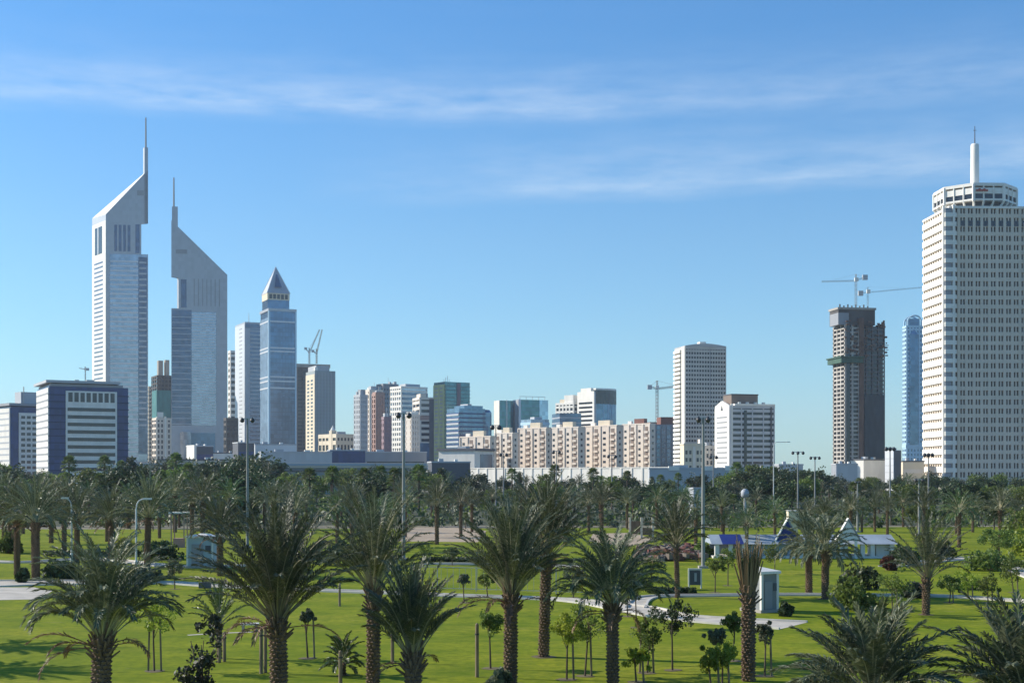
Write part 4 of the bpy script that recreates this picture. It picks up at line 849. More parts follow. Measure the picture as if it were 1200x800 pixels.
date_palm('date palm half hidden behind the bushy palm on the left', 90, 124, 3.9, .28, 3.6, 44, 15, 88, 70, 19, nl=34, lw=.05, stub=16)
date_palm('date palm beside the pale blue cabinet, left of the largest palm', 258, 108, 3.2, .28, 3.5, 46, 20, 88, 70, 20, nl=36, lw=.05, stub=16)
date_palm('date palm beyond the left edge whose crown shades the lower lawn', -190, 66, 3.9, .28, 3.6, 40, 20, 88, 70, 23, nl=34, lw=.05, stub=16)
date_palm('nearer date palm beyond the left edge, shading the lawn by the bushy palm', -215, 58.5, 3.7, .28, 3.4, 40, 20, 88, 70, 24, nl=34, lw=.05, stub=16)
# the tied-up palm: fronds bound upright, the outer ones dead and brown
rnd = random.Random(9); Yt = 53; t = thing('date_palm', 'newly planted palm with its fronds tied upright in a brown bundle', 'palm tree', (px2x(877, Yt), Yt, 0))
zc = 3.7; m_ = MB(); palm_trunk(m_, zc, .24, rnd); m_.obj('trunk', [bark, boots], t)
m_ = MB()
for k in range(34): a = k*2.4; frond(m_, (math.cos(a)*.17, math.sin(a)*.17, zc-.3+.3*rnd.random()), a, R(rnd.uniform(72, 86)), rnd.uniform(1.2, 2.1), R(rnd.uniform(-8, 10)), 22, .03, .22, rnd, 0, 1, .032, .8)
m_.obj('tied_fronds', [leafgrey, dryleaf], t)
m_ = MB()
for k in range(26): a = k*2.4+.8; m_.tube((math.cos(a)*.2, math.sin(a)*.2, zc-.35), (math.cos(a)*rnd.uniform(.35, .62), math.sin(a)*rnd.uniform(.35, .62), zc+rnd.uniform(.8, 1.75)), .06, .03, 4)
m_.obj('dry_fronds', dryleaf, t, )
m_ = MB(); stubs(m_, zc, .24, rnd, 30); m_.obj('frond_stubs', boots, t)

# ------------------------------------------------------------------ palms and trees behind the lawn, each one a thing
palmA, palmB, palmC = mid_palm_meshes(31), mid_palm_meshes(32, n=36, lo=34, droop=55), mid_palm_meshes(33, n=44, lo=4, hi=82, droop=78, leafm=dategreen)
fanA, fanB = fan_palm_meshes(41), fan_palm_meshes(42, h=6.4, n=36, R_=1.15)
TR = {
 'dark tree': [tree_meshes(51, 7, 2, 3.0, 2.6, 60, 46, .42, .95, leafdark), tree_meshes(52, 7, 2, 3.6, 2.5, 66, 46, .42, 1.0, leafdark)],
 'green tree': [tree_meshes(53, 7, 2, 2.8, 2.5, 56, 46, .40, .9, leafmid), tree_meshes(54, 7, 2, 3.3, 2.2, 56, 46, .40, .9, leafmid)],
 'greyish tree': [tree_meshes(55, 7, 2, 2.7, 2.7, 44, 40, .36, .9, leafgrey)],
 'narrow dark tree': [tree_meshes(56, 9, 1, 1.7, 4.2, 52, 44, .38, .75, leafdark, .15, 'cone')],
}
for k in ('dark tree', 'green tree', 'greyish tree', 'narrow dark tree'): pass
ZONES = [(-80, 160, 'the office blocks'), (160, 278, 'the twin towers'), (278, 400, 'the pyramid tower'), (400, 505, 'the pink tower'), (505, 606, 'the teal tower'),
         (606, 690, 'the mid beige row'), (690, 790, 'the right beige row'), (790, 915, 'the white hotel'), (915, 1060, 'the unfinished tower'), (1060, 1320, 'the gridded high-rise')]
prof = [(-80, 548), (0, 548), (60, 553), (150, 545), (180, 541), (240, 547), (300, 540), (345, 555), (390, 552), (430, 552), (460, 552), (500, 556), (560, 563), (640, 561), (700, 562), (760, 561), (830, 564), (885, 551), (905, 555), (950, 553), (1000, 563), (1100, 561), (1200, 563), (1320, 563)]
def ptop(px):
    for (a, ya), (b_, yb) in zip(prof, prof[1:]):
        if a <= px <= b_: return ya+(yb-ya)*(px-a)/(b_-a)
    return 560
spots = []                                     # px, Y, kind, top height
rnd = random.Random(77)
def add(px, Y, kind, ytop): spots.append((px, Y, kind, max(2.4, pz(ytop, Y))))
for row, (Y0, Y1, n, dy) in {'back': (400, 560, 104, -7), 'middle': (262, 380, 78, 3), 'front': (195, 250, 40, 24)}.items():
    for i in range(n):
        px = -70+1360*(i+rnd.uniform(.1, .9))/n; Y = rnd.uniform(Y0, Y1)
        q = rnd.random(); kind = 'dark tree' if q < .36 else 'green tree' if q < .56 else 'greyish tree' if q < .66 else 'narrow dark tree' if q < .74 else 'date palm' if q < .90 else 'fan palm'
        if row == 'front' and q < .6 and 430 < px < 860 : continue
        if row == 'front' and q < .6: kind = ('green tree', 'dark tree', 'greyish tree')[i % 3]
        yt = ptop(px)+dy+rnd.uniform(-2, 9 if row != 'front' else 26)
        if kind in ('fan palm', 'narrow dark tree') and row == 'back': yt -= 4
        add(px, Y, kind, yt)
mr = random.Random(8); MORE = [(p_+mr.uniform(-9, 9), mr.uniform(135, 245), mr.uniform(552, 578)) for p_ in range(-50, 480, 26)] + [(p_+mr.uniform(-9, 9), mr.uniform(150, 250), mr.uniform(566, 586)) for p_ in range(820, 1270, 30)] + [(p_+mr.uniform(-9, 9), mr.uniform(215, 258), mr.uniform(565, 580)) for p_ in range(500, 820, 34)]
for px, Y, kind, yt in [(268, 330, 'fan palm', 553), (363, 300, 'fan palm', 553), (390, 290, 'fan palm', 547), (427, 300, 'fan palm', 549), (446, 330, 'fan palm', 550), (462, 300, 'fan palm', 549), (491, 300, 'fan palm', 549), (283, 380, 'dark tree', 537), (262, 390, 'dark tree', 540),
     (885, 380, 'dark tree', 548), (898, 400, 'dark tree', 551), (955, 420, 'dark tree', 549), (512, 157, 'date palm', 563), (540, 176, 'date palm', 566), (553, 190, 'date palm', 570), (705, 168, 'date palm', 563), (690, 190, 'date palm', 568), (875, 132, 'date palm', 588), (848, 150, 'date palm', 596), (1040, 176, 'date palm', 578), (1124, 150, 'date palm', 572), (1140, 190, 'date palm', 575), (1190, 160, 'date palm', 580), (1010, 190, 'date palm', 580), (770, 200, 'date palm', 566), (735, 205, 'date palm', 570), (1165, 200, 'dark tree', 580), (1075, 200, 'green tree', 590), (1205, 140, 'green tree', 590), (1170, 128, 'green tree', 618),
     (650, 420, 'fan palm', 548), (600, 400, 'fan palm', 552), (735, 420, 'fan palm', 552), (695, 380, 'fan palm', 552), (310, 200, 'date palm', 560), (225, 160, 'date palm', 560), (205, 190, 'date palm', 552), (5, 150, 'date palm', 552), (-25, 140, 'date palm', 550), (60, 160, 'date palm', 556), (345, 170, 'date palm', 566), (395, 160, 'date palm', 572), (420, 190, 'date palm', 566), (475, 175, 'date palm', 568)] + [(p_, y_, 'date palm', t_) for p_, y_, t_ in MORE]:
    add(px, Y, kind, yt)
def rowname(Y): return 'front' if Y < 255 else 'middle' if Y < 390 else 'back'
def zone(px):
    for a, b_, nm in ZONES:
        if a <= px < b_: return nm
    return ZONES[-1][2]
cells = {}
for s_ in spots: cells.setdefault((zone(s_[0]), rowname(s_[1]), s_[2]), []).append(s_)
HT = {'dark tree': 7.3, 'green tree': 7.3, 'greyish tree': 7.3, 'narrow dark tree': 9.2, 'date palm': 7.7, 'fan palm': 7.0}
for (zn, rw, kind), lst in cells.items():
    lst.sort()
    for i, (px, Y, _, top) in enumerate(lst):
        wd = 'only' if len(lst) == 1 else ORD[i]
        lab = f"{wd} {kind} in the {rw} row below {zn}" if len(lst) == 1 else f"{wd} {kind} from the left in the {rw} row below {zn}"
        if kind == 'date palm': me = (palmA, palmB, palmC)[rnd.randrange(3)]; nm = 'date_palm'
        elif kind == 'fan palm': me = (fanA, fanB)[rnd.randrange(2)]; nm = 'fan_palm'
        else: me = TR[kind][rnd.randrange(len(TR[kind]))]; nm = 'tree'
        sc = top/HT[kind]; sx = sc*rnd.uniform(1.0, 1.5)
        if kind in ('date palm', 'fan palm'): sx = max(sc*.9, min(1.2, sc*1.05))
        inst(nm, me, ('trunk', 'crown'), lab, 'palm tree' if 'palm' in kind else 'tree', (px2x(px, Y), Y, 0), rnd.uniform(0, 6.28), (sx, sx, sc), 'trees of the belt behind the lawn')
# low planting under the belt
sheet('planting_bed', [(-420, 214), (420, 216), (560, 640), (-560, 640)], .008, mat('planting bed', (.05, .05, .026), .95, col2=(.075, .085, .03), scale=.12))
m_ = MB(); rnd = random.Random(5)
for k in range(1500):
    Y = 205+ (rnd.random()**1.4)*330; X = rnd.uniform(-.42, .42)*Y; r_ = rnd.uniform(.7, 1.9)
    leaf_cloud(m_, (X, Y, r_*.55), r_, 26, .55*(.6+Y/400), rnd, rnd.choice((0, 0, 1, 2)), .75)
o = m_.obj('undergrowth', [leafdark, leafmid, leafgrey]); tag(o, 'dark shrubs and undergrowth filling the tree belt behind the lawn', 'undergrowth', kind='stuff')

# ------------------------------------------------------------------ park buildings and furniture
def kiosk(label, px0, px1, Y, hgt, wall, dep=1.8, yaw=0., name='utility_kiosk'):
    t = thing(name, label, 'kiosk', (px2x(px0, Y), Y, 0), R(yaw)); wd = (px1-px0)/F*Y
    pbox(t, 'plinth', concrete, -.1, wd+.1, -.1, dep+.1, 0, .18); pbox(t, 'wall', wall, 0, wd, 0, dep, .18, hgt-.25)
    pbox(t, 'roof', white, -.12, wd+.12, -.12, dep+.12, hgt-.25, hgt-.1); m_ = MB()
    m_.v = [(-.12, -.12, hgt-.1), (wd+.12, -.12, hgt-.1), (wd+.12, dep+.12, hgt-.1), (-.12, dep+.12, hgt-.1), (wd/2, dep/2, hgt+.12)]; m_.f = [(0, 1, 4), (1, 2, 4), (2, 3, 4), (3, 0, 4), (3, 2, 1, 0)]; m_.m = [0]*5; m_.obj('roof_cap', white, t)
    d = pbox(t, 'door', midgrey, wd*.18, wd*.62, -.05, .1, .2, hgt*.72); pbox(t, 'vent', darkgrey, wd*.70, wd*.9, -.04, .1, hgt*.5, hgt*.68)
    for u in (.02, wd-.1): pbox(t, 'corner_trim', white, u-.05, u+.1, -.06, .1, .18, hgt-.26)
    return t
kiosk('pale blue grey utility cabinet with white corner trim left of the largest palm', 219, 250, 117, 2.85, mat('pale blue grey paint', (.36, .44, .47), .6), 2.2)
kiosk('white utility kiosk with pyramid cap on the paving behind the tied-up palm', 892, 918, 79, 2.5, mat('weathered white paint', (.24, .25, .25), .7), 1.7, 30)
Y = 96; t = thing('notice_frame', 'small white framed board standing on the grass left of the floodlight foot', 'sign board', (px2x(806.5, Y), Y, 0)); wd = 16/F*Y
pbox(t, 'board', darkgrey, .08, wd-.08, 0, .06, .25, 1.3)
for u in (0, wd-.1): pbox(t, 'post', white, u, u+.1, -.03, .09, 0, 1.42)
pbox(t, 'top_rail', white, 0, wd, -.035, .095, 1.3, 1.425); pbox(t, 'paper', grey, wd*.45, wd*.62, -.02, .01, .5, 1.1)
# pavilion
Y = 131; X0 = px2x(838, Y); t = thing('pavilion', 'long low park pavilion with blue gables, grey blue roof and white columns', 'pavilion', (X0, Y, 0)); XL = lambda p: px2x(p, Y)-X0; Lw = XL(1047)
ze, zr, zp = pz(637, Y), pz(627, Y), pz(609, Y)
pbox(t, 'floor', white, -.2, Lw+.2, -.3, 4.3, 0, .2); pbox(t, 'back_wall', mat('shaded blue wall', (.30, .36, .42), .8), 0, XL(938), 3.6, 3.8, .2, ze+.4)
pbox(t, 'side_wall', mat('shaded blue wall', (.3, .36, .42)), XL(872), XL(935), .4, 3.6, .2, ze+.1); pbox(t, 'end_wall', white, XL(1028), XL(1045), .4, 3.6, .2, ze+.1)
def roofprism(name, m, x0, x1, y0, y1, z0, z1):
    m_ = MB(); ym = (y0+y1)/2; m_.v = [(x0, y0, z0), (x1, y0, z0), (x1, y1, z0), (x0, y1, z0), (x0, ym, z1), (x1, ym, z1)]; m_.f = [(0, 1, 5, 4), (2, 3, 4, 5), (3, 0, 4), (1, 2, 5), (3, 2, 1, 0)]; m_.m = [0]*5; return m_.obj(name, m, t)
roofprism('roof', roofgrey, -.4, Lw+.3, -.5, 4.5, ze, zr); roofprism('blue_roof_panel', roofblue, XL(846), XL(871), -.52, 4.52, ze+.01, zr+.02)
for a, b2, gm in ((909, 934, roofblue), (979, 1005, mat('pale grey gable', (.74, .74, .72), .7))):
    xa, xb = XL(a), XL(b2); xm = (xa+xb)/2; zb = pz(627, Y); zg = ze+.35
    m_ = MB(); m_.v = [(xa, -.7, zg), (xb, -.7, zg), (xm, -.7, zp-.1), (xa, -.35, zg), (xb, -.35, zg), (xm, -.35, zp-.1)]; m_.f = [(0, 1, 2), (3, 5, 4), (0, 2, 5, 3), (1, 4, 5, 2), (0, 3, 4, 1)]; m_.m = [0]*5; m_.obj('gable', gm, t)
    for sg, xe in ((-1, xa), (1, xb)):
        m_ = MB(); p0, p1 = Vector((xe+sg*.15, 0, zg-.12)), Vector((xm, 0, zp+.06)); th = Vector((0, 0, .16))
        m_.v = [tuple(v+Vector((0, y, 0))) for y in (-.82, -.22) for v in (p0, p1, p1+th, p0+th)]; m_.f = [(0, 1, 2, 3), (7, 6, 5, 4), (0, 4, 5, 1), (3, 2, 6, 7), (0, 3, 7, 4), (1, 5, 6, 2)]; m_.m = [0]*6; m_.obj('gable_slope', white if sg < 0 else roofgrey, t)  # left slope white, right grey: sun and shade put into the colours
for p in (840, 856, 872, 938, 958, 979, 990.5, 1010.5, 1022, 1045):
    c = XL(p); pbox(t, 'column', white, c-.2, c+.2, -.25, .15, .2, ze+.02)
for p in (984, 1001): c = XL(p); pbox(t, 'gable_pier', white, c-.12, c+.12, -.75, -.5, 0, ze+.38)
# small park structures further back
Y = 172; t = thing('climbing_structure', 'brown timber climbing frame with pale posts on the sandy patch', 'play frame', (px2x(737, Y), Y, 0)); wd = 30/F*Y
for u in (0, wd*.45, wd*.9): pbox(t, 'post', cream, u, u+.28, 0, .28, 0, pz(606, Y))
for z in (pz(612, Y), pz(620, Y)): pbox(t, 'rail', wood, -.3, wd+.3, .08, .2, z, z+.18)
pbox(t, 'timber_panel', wood, .3, wd*.45, .1, .18, .5, pz(611, Y)); pbox(t, 'timber_panel', wood, wd*.47, wd*.9, .1, .18, .4, pz(619, Y))
Y = 176; t = thing('water_tower', 'cream box tank on a block rising behind the blue pavilion gable', 'tank', (px2x(924, Y), Y, 0)); wd = 13/F*Y
pbox(t, 'stand', cream, .2, wd-.2, .2, 1.2, 0, pz(612, Y)); pbox(t, 'tank', cream, 0, wd, 0, 1.4, pz(612, Y)+.05, pz(599, Y)); pbox(t, 'lid', white, -.06, wd+.06, -.06, 1.46, pz(599, Y), pz(599, Y)+.12)
Y = 250; t = thing('water_tower', 'white round tank on a post above the trees, left of centre right', 'tank', (px2x(873, Y), Y, 0)); t['label'] = 'white round tank on a post above the trees behind the pavilion'
m_ = MB(); m_.tube((0, 0, 0), (0, 0, pz(583, Y)), .3, .22, 8); m_.obj('post', steel, t); m_ = MB(); m_.lathe([(.3, pz(583, Y)), (.7, pz(581.5, Y)), (.75, pz(576, Y)), (.5, pz(573.5, Y)), (.1, pz(572.5, Y))], 14); m_.obj('tank', grey, t, smooth=True)
Y = 255; t = thing('equipment_hut', 'tall grey blue hut with a pale left face near the second floodlight', 'hut', (px2x(813, Y), Y, 0), R(16)); wd = 13/F*Y
pbox(t, 'wall', alu, 0, wd, 0, 2.4, 0, pz(573, Y)); pbox(t, 'side_panel', grey, -.06, .1, .2, 2.2, .2, pz(575, Y)); pbox(t, 'roof', grey, -.15, wd+.15, -.15, 2.55, pz(573, Y), pz(571, Y))
Y = 150; t = thing('shelter', 'little flat white roofed shelter among the palms right of the street lamp', 'shelter', (px2x(200, Y), Y, 0)); wd = 16/F*Y
pbox(t, 'roof', white, -.2, wd+.2, -.2, 1.8, pz(601.5, Y), pz(599.8, Y))
for u in (0, wd-.1):
    for v in (0, 1.5): pbox(t, 'post', pinkbrown, u, u+.1, v, v+.1, 0, pz(601.5, Y))
pbox(t, 'counter', pinkbrown, .2, wd-.2, .3, 1.2, 0, 1.0)
Y = 69.6; t = thing('bench', 'small white slab bench on the grass beside the largest palm', 'bench', (px2x(281, Y), Y, 0), R(6))
pbox(t, 'seat', white, 0, .95, 0, .4, .34, .42)
for u in (.1, .75): pbox(t, 'leg', concrete, u, u+.12, .04, .36, 0, .34)
Y = 95; t = thing('planter', 'low dark planter box at the edge of the main path, left of the largest palm', 'planter', (px2x(228, Y), Y+1.2, 0)); 
pbox(t, 'box', darkgrey, 0, .8, 0, .5, 0, .42); m_ = MB(); leaf_cloud(m_, (.4, .25, .5), .32, 60, .14, random.Random(3)); m_.obj('foliage', leafdark, t)
# lamps
def floodlight(label, px, ytop, Y, heads, w=.7, lean=0):
    t = thing('floodlight_mast', label, 'floodlight', (px2x(px, Y), Y, 0)); z = pz(ytop, Y)
    m_ = MB(); m_.lathe([(.2, 0), (.17, .4), (.15, z*.5), (.09, z)], 10); m_.obj('pole', mat('aged pole steel', (.23, .235, .23), .6, .15, 1), t); pbox(t, 'base', concrete, -.4, .4, -.4, .4, 0, .2)
    hw = max(abs(h) for h in heads)/F*Y; pbox(t, 'crossbar', steel, -hw-.2, hw+.2, -.06, .06, z-.1, z+.02)
    for h in heads:
        x = h/F*Y; m_ = MB(); m_.lathe([(w*.2, z-w*.95), (w*.42, z-w*.75), (w*.5, z-w*.45), (w*.4, z-w*.15), (w*.12, z+.02)], 12, 0, (x, -.1)); m_.box(x-w*.12, x+w*.12, -.2, 0, z-.1, z+.08); m_.obj('lamp_head', black, t)
    return t
floodlight('tall twin-headed floodlight mast below the grey slab tower on the left', 290, 490, 150, (-6, 6), .5)
floodlight('twin-headed floodlight mast rising before the cream block, left of centre', 473, 484, 128, (-6, 6.5), .52)
floodlight('twin-headed floodlight mast in front of the tall grey slab', 824, 489, 117, (-5.5, 5.5), .46)
floodlight('thin floodlight mast before the left end of the beige row', 581, 498, 300, (-4, 4), 1.1)
floodlight('short distant floodlight mast at the narrow pale block of the beige row', 590, 531, 320, (-3.5, 3.5), .8)
floodlight('distant floodlight mast before the third block of the beige row', 652, 528, 320, (-3.5, 3.5), .8)
floodlight('distant floodlight mast before the right part of the beige row', 717, 533, 320, (-4, 4), .8)
floodlight('distant floodlight mast left of the white hotel gable', 836, 534, 320, (-3.5, 3.5), .8)
floodlight('three-headed floodlight mast against the sky, left one of the close pair', 935, 529, 260, (-6, 0, 6), .6)
floodlight('three-headed floodlight mast against the sky, right one of the close pair', 955, 535, 270, (-5, 0, 5), .6)
floodlight('floodlight mast in front of the small two-tone tower', 1043, 524, 240, (-4.5, 0, 4.5), .7)
floodlight('floodlight mast before the left face of the gridded high-rise', 1088, 531, 250, (-4.5, 0, 4.5), .7)
floodlight('lower floodlight mast rising behind the sparse open palm', 1077, 561, 180, (-4, 4), .5)
floodlight('slim mast just left of the small two-tone tower over the pavilion', 1005, 564, 190, (-2, 2), .3)
def street_lamp(label, px, ytop, Y, reach):
    t = thing('street_lamp', label, 'street lamp', (px2x(px, Y), Y, 0)); z = pz(ytop, Y); sg = 1 if reach > 0 else -1
    m_ = MB(); m_.lathe([(.16, 0), (.14, .9), (.09, 1.0), (.075, z-.8)], 10); m_.obj('pole', mat('white painted steel', (.6, .6, .58), .5), t)
    P = [(0, z-.85), (.06, z-.4), (.22, z-.12), (.5, z+.02), (abs(reach), z+.06)]; m_ = MB()
    for (x0, z0), (x1, z1) in zip(P, P[1:]): m_.tube((sg*x0, 0, z0), (sg*x1, 0, z1), .06, .055, 8)
    m_.obj('arm', mat('white painted steel', (.6, .6, .58)), t)
    m_ = MB(); xh = sg*abs(reach); m_.prism([(xh-.32, -.13), (xh+.32, -.09), (xh+.32, .09), (xh-.32, .13)], z-.02, z+.13); m_.obj('lamp_head', white, t); return t
street_lamp('white street lamp with its arm curving right, behind the bushy left palm', 159.5, 585, 112, .95)
street_lamp('white street lamp with its arm pointing left, among the left palms', 84, 584, 122, -.6)
street_lamp('tall pale lamp pole with a long arm right of the white hotel', 906.5, 518, 240, 2.6)
# picket fence beside the path, behind it the lawn
P0, P1 = G(468, 690), G(700, 697); d = (P1-P0); n = int(d.length/2.4); ang = math.atan2(d.y, d.x)
t = thing('wire_fence', 'thin pale post and wire fence along the far side of the main path', 'fence', P0, ang)
for k in range(n+1): pbox(t, 'post', steel, d.length*k/n-.03, d.length*k/n+.03, -.03, .03, 0, 1.7)
m_ = MB()
for k in range(int(d.length/.45)): m_.box(k*.45, k*.45+.018, -.01, .01, .1, 1.6)
m_.obj('pickets', steel, t)
for z in (.15, 1.6): pbox(t, 'rail', steel, 0, d.length, -.02, .02, z, z+.04)
# rubble of a rockery under construction
rnd = random.Random(12); m_ = MB()
for k in range(420):
    Y = rnd.uniform(126, 146); px = rnd.uniform(745, 826); x = px2x(px, Y); s_ = rnd.uniform(.12, .45); z = rnd.uniform(0, .5)
    q = [(x+math.cos(a+rnd.uniform(-.3, .3))*s_*rnd.uniform(.7, 1.1), Y+math.sin(a)*s_*rnd.uniform(.7, 1.1)) for a in (0, 1.1, 2.2, 3.3, 4.4, 5.4)]
    m_.prism(q, z-.1, [z+s_*rnd.uniform(.5, 1.1) for _ in q], rnd.choice((0, 0, 1)))
o = m_.obj('rubble', [mat('pinkish rubble', (.19, .155, .125), .95, .25, 1.5), mat('dark red rubble', (.14, .06, .05), .95, .3, 1.5)]); tag(o, 'band of pinkish broken stone on the lawn below the beige row', 'rubble', kind='stuff')

# ------------------------------------------------------------------ saplings, bushes, stakes, hedges
LEAFS = {'bright': leafbright, 'mid': leafmid, 'dark': leafdark, 'grey': leafgrey}
def sapling(label, px, pb, pc, rpx, kind, nst, seed, dens=1.0):
    Y = gy(pb); zc = pz(pc, Y); r = rpx/F*Y; rnd = random.Random(seed)
    t = thing('sapling', label, 'young tree', (px2x(px, Y), Y, 0))
    T, Cw = tree_meshes(seed, zc+r*.85, 1, r, r*.85, int(26*dens), 70, .10, r*.30, LEAFS[kind], .04, 'loose')
    for me, nm in ((T, 'trunk'), (Cw, 'crown')):
        o = bpy.data.objects.new(nm, me); C.objects.link(o); o.parent = t
    soil(px2x(px, Y), Y, .42, seed)
    for k in range(nst):
        x = (.28, -.28, .05)[k]; y = (0, .1, .3)[k]; m_ = MB(); m_.tube((x, y, -.1), (x*.8, y, zc-.25*r), .045, .04, 6); m_.obj('stake', stake, t)
    return t
for a in [('bright staked sapling at lower left between bushy palm and largest palm', 181, 786, 718, 23, 'bright', 2, 61),
          ('slender sapling left of the broad dark palm, beside a lone stake', 575, 783, 728, 17, 'mid', 0, 62),
          ('yellow green sapling right of the tall palm with visible foot', 664, 796, 733, 19, 'bright', 1, 63),
          ('green sapling touching the round-headed palm on its left', 685, 792, 728, 23, 'mid', 1, 64),
          ('small bright sapling just right of the round-headed palm', 746, 799, 768, 15, 'bright', 1, 65),
          ('fuller staked sapling between the round-headed palm and the dark sapling', 758, 788, 742, 19, 'mid', 2, 66),
          ('dark crowned sapling with a thin black trunk on the lawn', 788, 785, 720, 22, 'dark', 0, 67),
          ('sparse pale sapling left of the tied-up palm', 834, 806, 770, 15, 'bright', 1, 68),
          ('low leafy sapling touching the left of the tied-up palm trunk', 846, 803, 768, 16, 'bright', 1, 69),
          ('tuft-headed grey sapling behind the low leafy one by the tied-up palm', 840, 776, 744, 11, 'grey', 0, 70),
          ('tall thin sapling close to the left side of the tied-up palm', 859, 774, 728, 11, 'mid', 0, 71),
          ('sapling standing right beside the trunk of the tied-up palm', 896, 792, 740, 11, 'grey', 1, 72),
          ('wispy sapling with bare stem right of the largest palm', 361, 771, 722, 9, 'grey', 1, 73),
          ('young tree at the paved plaza behind the round-headed palm', 746, 735, 683, 17, 'mid', 0, 74),
          ('small tree with twisted stems before the plaza behind the round-headed palm', 736, 722, 695, 13, 'grey', 0, 75),
          ('young tree left of the sparse open palm, standing on the grass', 1046, 722, 684, 20, 'mid', 1, 76),
          ('first of the small trees right of the sparse open palm', 1112, 706, 684, 12, 'mid', 1, 77),
          ('second of the small trees right of the sparse open palm', 1135, 700, 678, 14, 'bright', 1, 78),
          ('third of the small trees right of the sparse open palm', 1158, 706, 684, 13, 'mid', 1, 79),
          ('small tree at the right edge above the bottom corner palm', 1188, 694, 668, 17, 'mid', 1, 80),
          ('spindly sapling by the fence left of the broad dark palm', 544, 706, 678, 7, 'grey', 0, 81),
          ('bushy sapling at the fence right of the short dark palm', 572, 699, 678, 11, 'mid', 0, 82),
          ('young tree on the grass left of the notice frame', 762, 690, 664, 12, 'mid', 0, 83),
          ('slim young tree right of the notice frame on the grass', 838, 694, 662, 10, 'mid', 0, 84),
          ('small tree by the path behind the white utility kiosk', 853, 686, 652, 13, 'mid', 0, 85),
          ('young tree in front of the left pavilion wall', 908, 672, 648, 14, 'mid', 0, 86),
          ('young tree at the left path edge beside the pale cabinet', 205, 690, 664, 12, 'grey', 0, 87),
          ('small tree on the upper lawn left of the short dark palm', 497, 664, 645, 11, 'mid', 0, 88),
          ('young tree before the sandy patch, between the middle palms', 530, 662, 648, 9, 'dark', 0, 89),
          ('small tree on the lawn right of the tall palm with visible foot', 672, 700, 672, 14, 'grey', 0, 90)]: sapling(*a)
def bush(label, px, pb, wpx, hpx, m, seed, cat='bush', flat=None, name='bush', col=False):
    Y = gy(pb); r = wpx/2/F*Y; h = hpx/F*Y; rnd = random.Random(seed); t = thing(name, label, cat, (px2x(px, Y), Y, 0)); m_ = MB(); N = 30
    for k in range(N):
        if col: f = rnd.random()**1.4; z = h*(.06+.94*f); x = (-.35+.85*f)*r+rnd.uniform(-1, 1)*r*(1.0-.65*f); y = rnd.uniform(-.5, .5)*r
        else:
            a = rnd.random()*6.28; q = math.sqrt(rnd.random())*r*.85; x, y = math.cos(a)*q, math.sin(a)*q*.8; z = h*rnd.uniform(.15, .85)*math.sqrt(max(.1, 1-(q/r)**2))
        leaf_cloud(m_, (x, y, z), min(r, h)*(.34 if not col else .40)*rnd.uniform(.6, 1.2), 46 if not col else 36, (.2 if not col else .17)*(.5+Y/110), rnd, 0)
    m_.obj('foliage', m, t); s_ = MB()
    for k in range(6): s_.tube((rnd.uniform(-.15, .15), rnd.uniform(-.15, .15), -.05), (rnd.uniform(-.6, .6)*r, rnd.uniform(-.5, .5)*r, h*rnd.uniform(.4, .7)), .045, .015, 5)
    s_.obj('stems', treebark, t); return t
bush('purple dark climber heaped on a support at the bottom, left of the largest palm', 236, 806, 44, 88, leafmaroon, 91, name='climbing_shrub', cat='shrub', col=True)
bush('large bright and glossy bush right of the close palm pair', 1000, 714, 66, 44, leafmid, 92)
bush('dark rounded bush behind the large glossy one, below the pavilion', 1008, 690, 56, 34, leafdark, 93)
bush('small reddish brown shrub right of the pavilion', 1042, 668, 20, 18, bloom, 94); bush('blackish bush touching the right end of the pavilion', 1060, 662, 36, 26, leafdark, 95)
bush('dark low bush at the foot of the white utility kiosk', 921, 722, 18, 18, leafdark, 96); bush('grey leaved shrub at the foot of the broad dark palm', 585, 806, 30, 26, leafgrey, 97)
bush('broad green bush on the right lawn near the curving path', 1160, 668, 60, 26, leafmid, 98); bush('bright bush at the right edge beside the curving path', 1205, 650, 60, 40, leafbright, 99)
bush('dark bush added for a trunk shadow between the two left edge palms', 27, 682, 15, 19, leafdark, 100); bush('dark bush below the left street lamp group', 72, 678, 44, 22, leafdark, 101)  # first bush is added in place of a dark trunk shadow
bush('dark bush behind the bushy palm, right of its trunk', 165, 682, 50, 20, leafgrey, 102); bush('dark bush on the upper lawn right of the sandy patch', 620, 652, 34, 18, leafdark, 103)
bush('round green bush on the grass left of the pavilion', 822, 652, 24, 18, leafmid, 104); bush('dark bush among the left palms below the twin towers', 190, 655, 46, 24, leafdark, 105)
bush('bright bush in the sun between the left palms', 145, 648, 30, 20, leafbright, 106); bush('dark green bush at the left edge of the upper lawn', 10, 648, 36, 28, leafmid, 107)
bush('dark bush behind the largest palm, lower right of its crown', 395, 662, 60, 26, leafdark, 108); bush('dark bush behind the sparse open palm', 1100, 655, 40, 24, leafdark, 109)
bush('low green bush on the right lawn below the curving path', 1128, 690, 40, 14, leafmid, 110); bush('grey bush beside the large glossy bush', 1072, 700, 30, 18, leafgrey, 111)
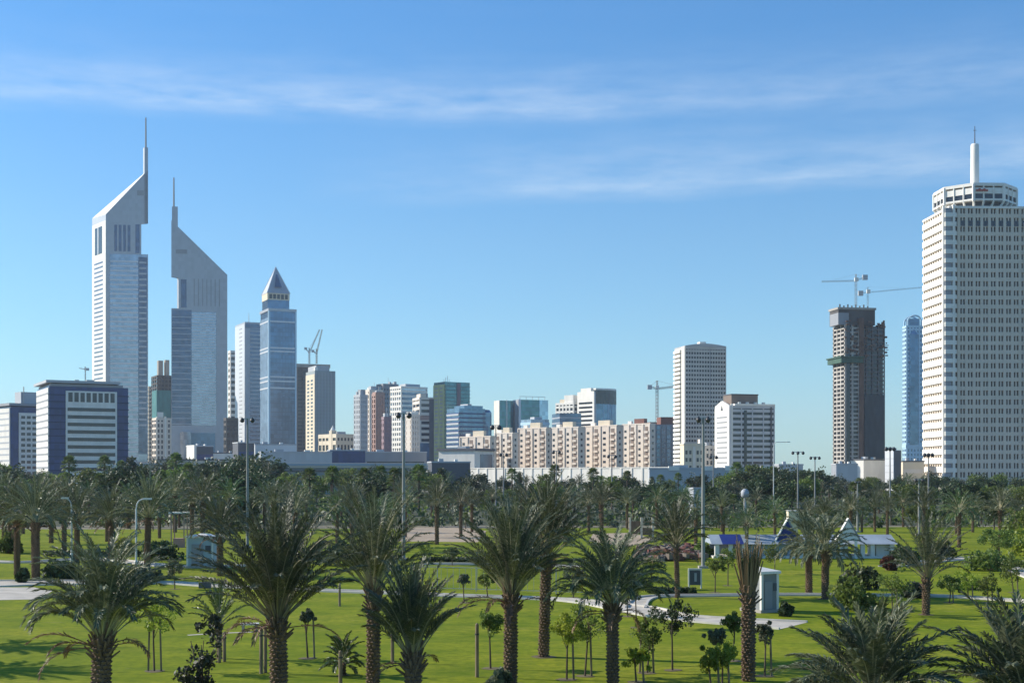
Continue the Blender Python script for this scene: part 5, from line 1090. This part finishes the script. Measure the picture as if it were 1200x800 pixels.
for lab, px, pb, wpx, hpx, s_ in [('low dark hedge line in front of the notice frame', 788, 695, 52, 7, 120), ('low dark hedge on the upper lawn near the sandy patch', 530, 658, 70, 6, 121), ('low hedge along the far path at right', 1165, 664, 70, 7, 122), ('long low dark hedge under the left palms', 110, 652, 110, 8, 123)]:
    Y = gy(pb); t = thing('hedge', lab, 'hedge', (px2x(px, Y), Y, 0)); rnd = random.Random(s_); m_ = MB(); wd = wpx/F*Y; hh = hpx/F*Y
    for k in range(40): leaf_cloud(m_, ((k/39-.5)*wd, rnd.uniform(-.3, .3), hh*.5), hh*.55, 40, .2, rnd)
    m_.obj('foliage', leafdark, t); s2 = MB()
    for k in range(12): s2.tube(((k/11-.5)*wd*.95, 0, 0), ((k/11-.5)*wd*.95, 0, hh*.5), .03, .02, 4)
    s2.obj('stems', treebark, t)
# a young palm among stakes and a palmlet
date_palm('young green palm in a ring of stakes left of the largest palm', 257, 59.5, 1.5, .1, 2.0, 14, 35, 85, 40, 21, nl=30, lw=.035, ll=.32, leafm=dategreen, stub=6)
date_palm('dark green palmlet low on the grass left of the slim palm', 402, 54.5, .5, .12, 1.1, 20, 5, 80, 60, 22, nl=28, lw=.04, ll=.3, leafm=dategreen, stub=0)
for lab, px, pb, hpx in [('left one of two bare timber stakes beside the largest palm trunk', 306, 789, 55), ('right one of two bare timber stakes beside the largest palm trunk', 311, 788, 54), ('single dark timber stake left of the broad dark palm', 559, 793, 62),
                      ('left of two pale stakes below the young palm at lower left', 257, 776, 30), ('right of two pale stakes below the young palm at lower left', 263, 775, 34), ('timber stake on the grass left of the slim palm, by the path', 398, 710, 26),
                      ('timber stake rising beside the dark green palmlet', 399, 801, 38), ('short stake in the grass left of the slim palm at lower middle', 460, 776, 40)]:
    Y = gy(pb); t = thing('timber_stake', lab, 'stake', (px2x(px, Y), Y, 0)); z = hpx/F*Y; m_ = MB(); m_.tube((0, 0, -.2), (0, 0, z), .075, .07, 8); m_.tube((0, 0, z), (0, 0, z+.05), .07, .02, 8); m_.obj('post', stake, t)
    m_ = MB(); m_.tube((0, 0, z*.8), (0, 0, z*.8+.06), .09, .09, 8); m_.obj('tie_band', black, t)

# ------------------------------------------------------------------ air
hm = bpy.data.materials.new('haze air'); hm.use_nodes = True; ht = hm.node_tree; ht.nodes.clear()
pv = node(ht, 'ShaderNodeVolumePrincipled'); pv.inputs['Density'].default_value = .00007; pv.inputs['Color'].default_value = (.80, .90, 1.0, 1); pv.inputs['Anisotropy'].default_value = .1
ho = node(ht, 'ShaderNodeOutputMaterial'); ht.links.new(pv.outputs[0], ho.inputs['Volume'])
m_ = MB(); m_.box(-6100, 6100, -400, 9100, -1, 420); o = m_.obj('haze', hm); tag(o, 'thin pale bluish haze filling the air over the park and city', 'haze', kind='stuff')
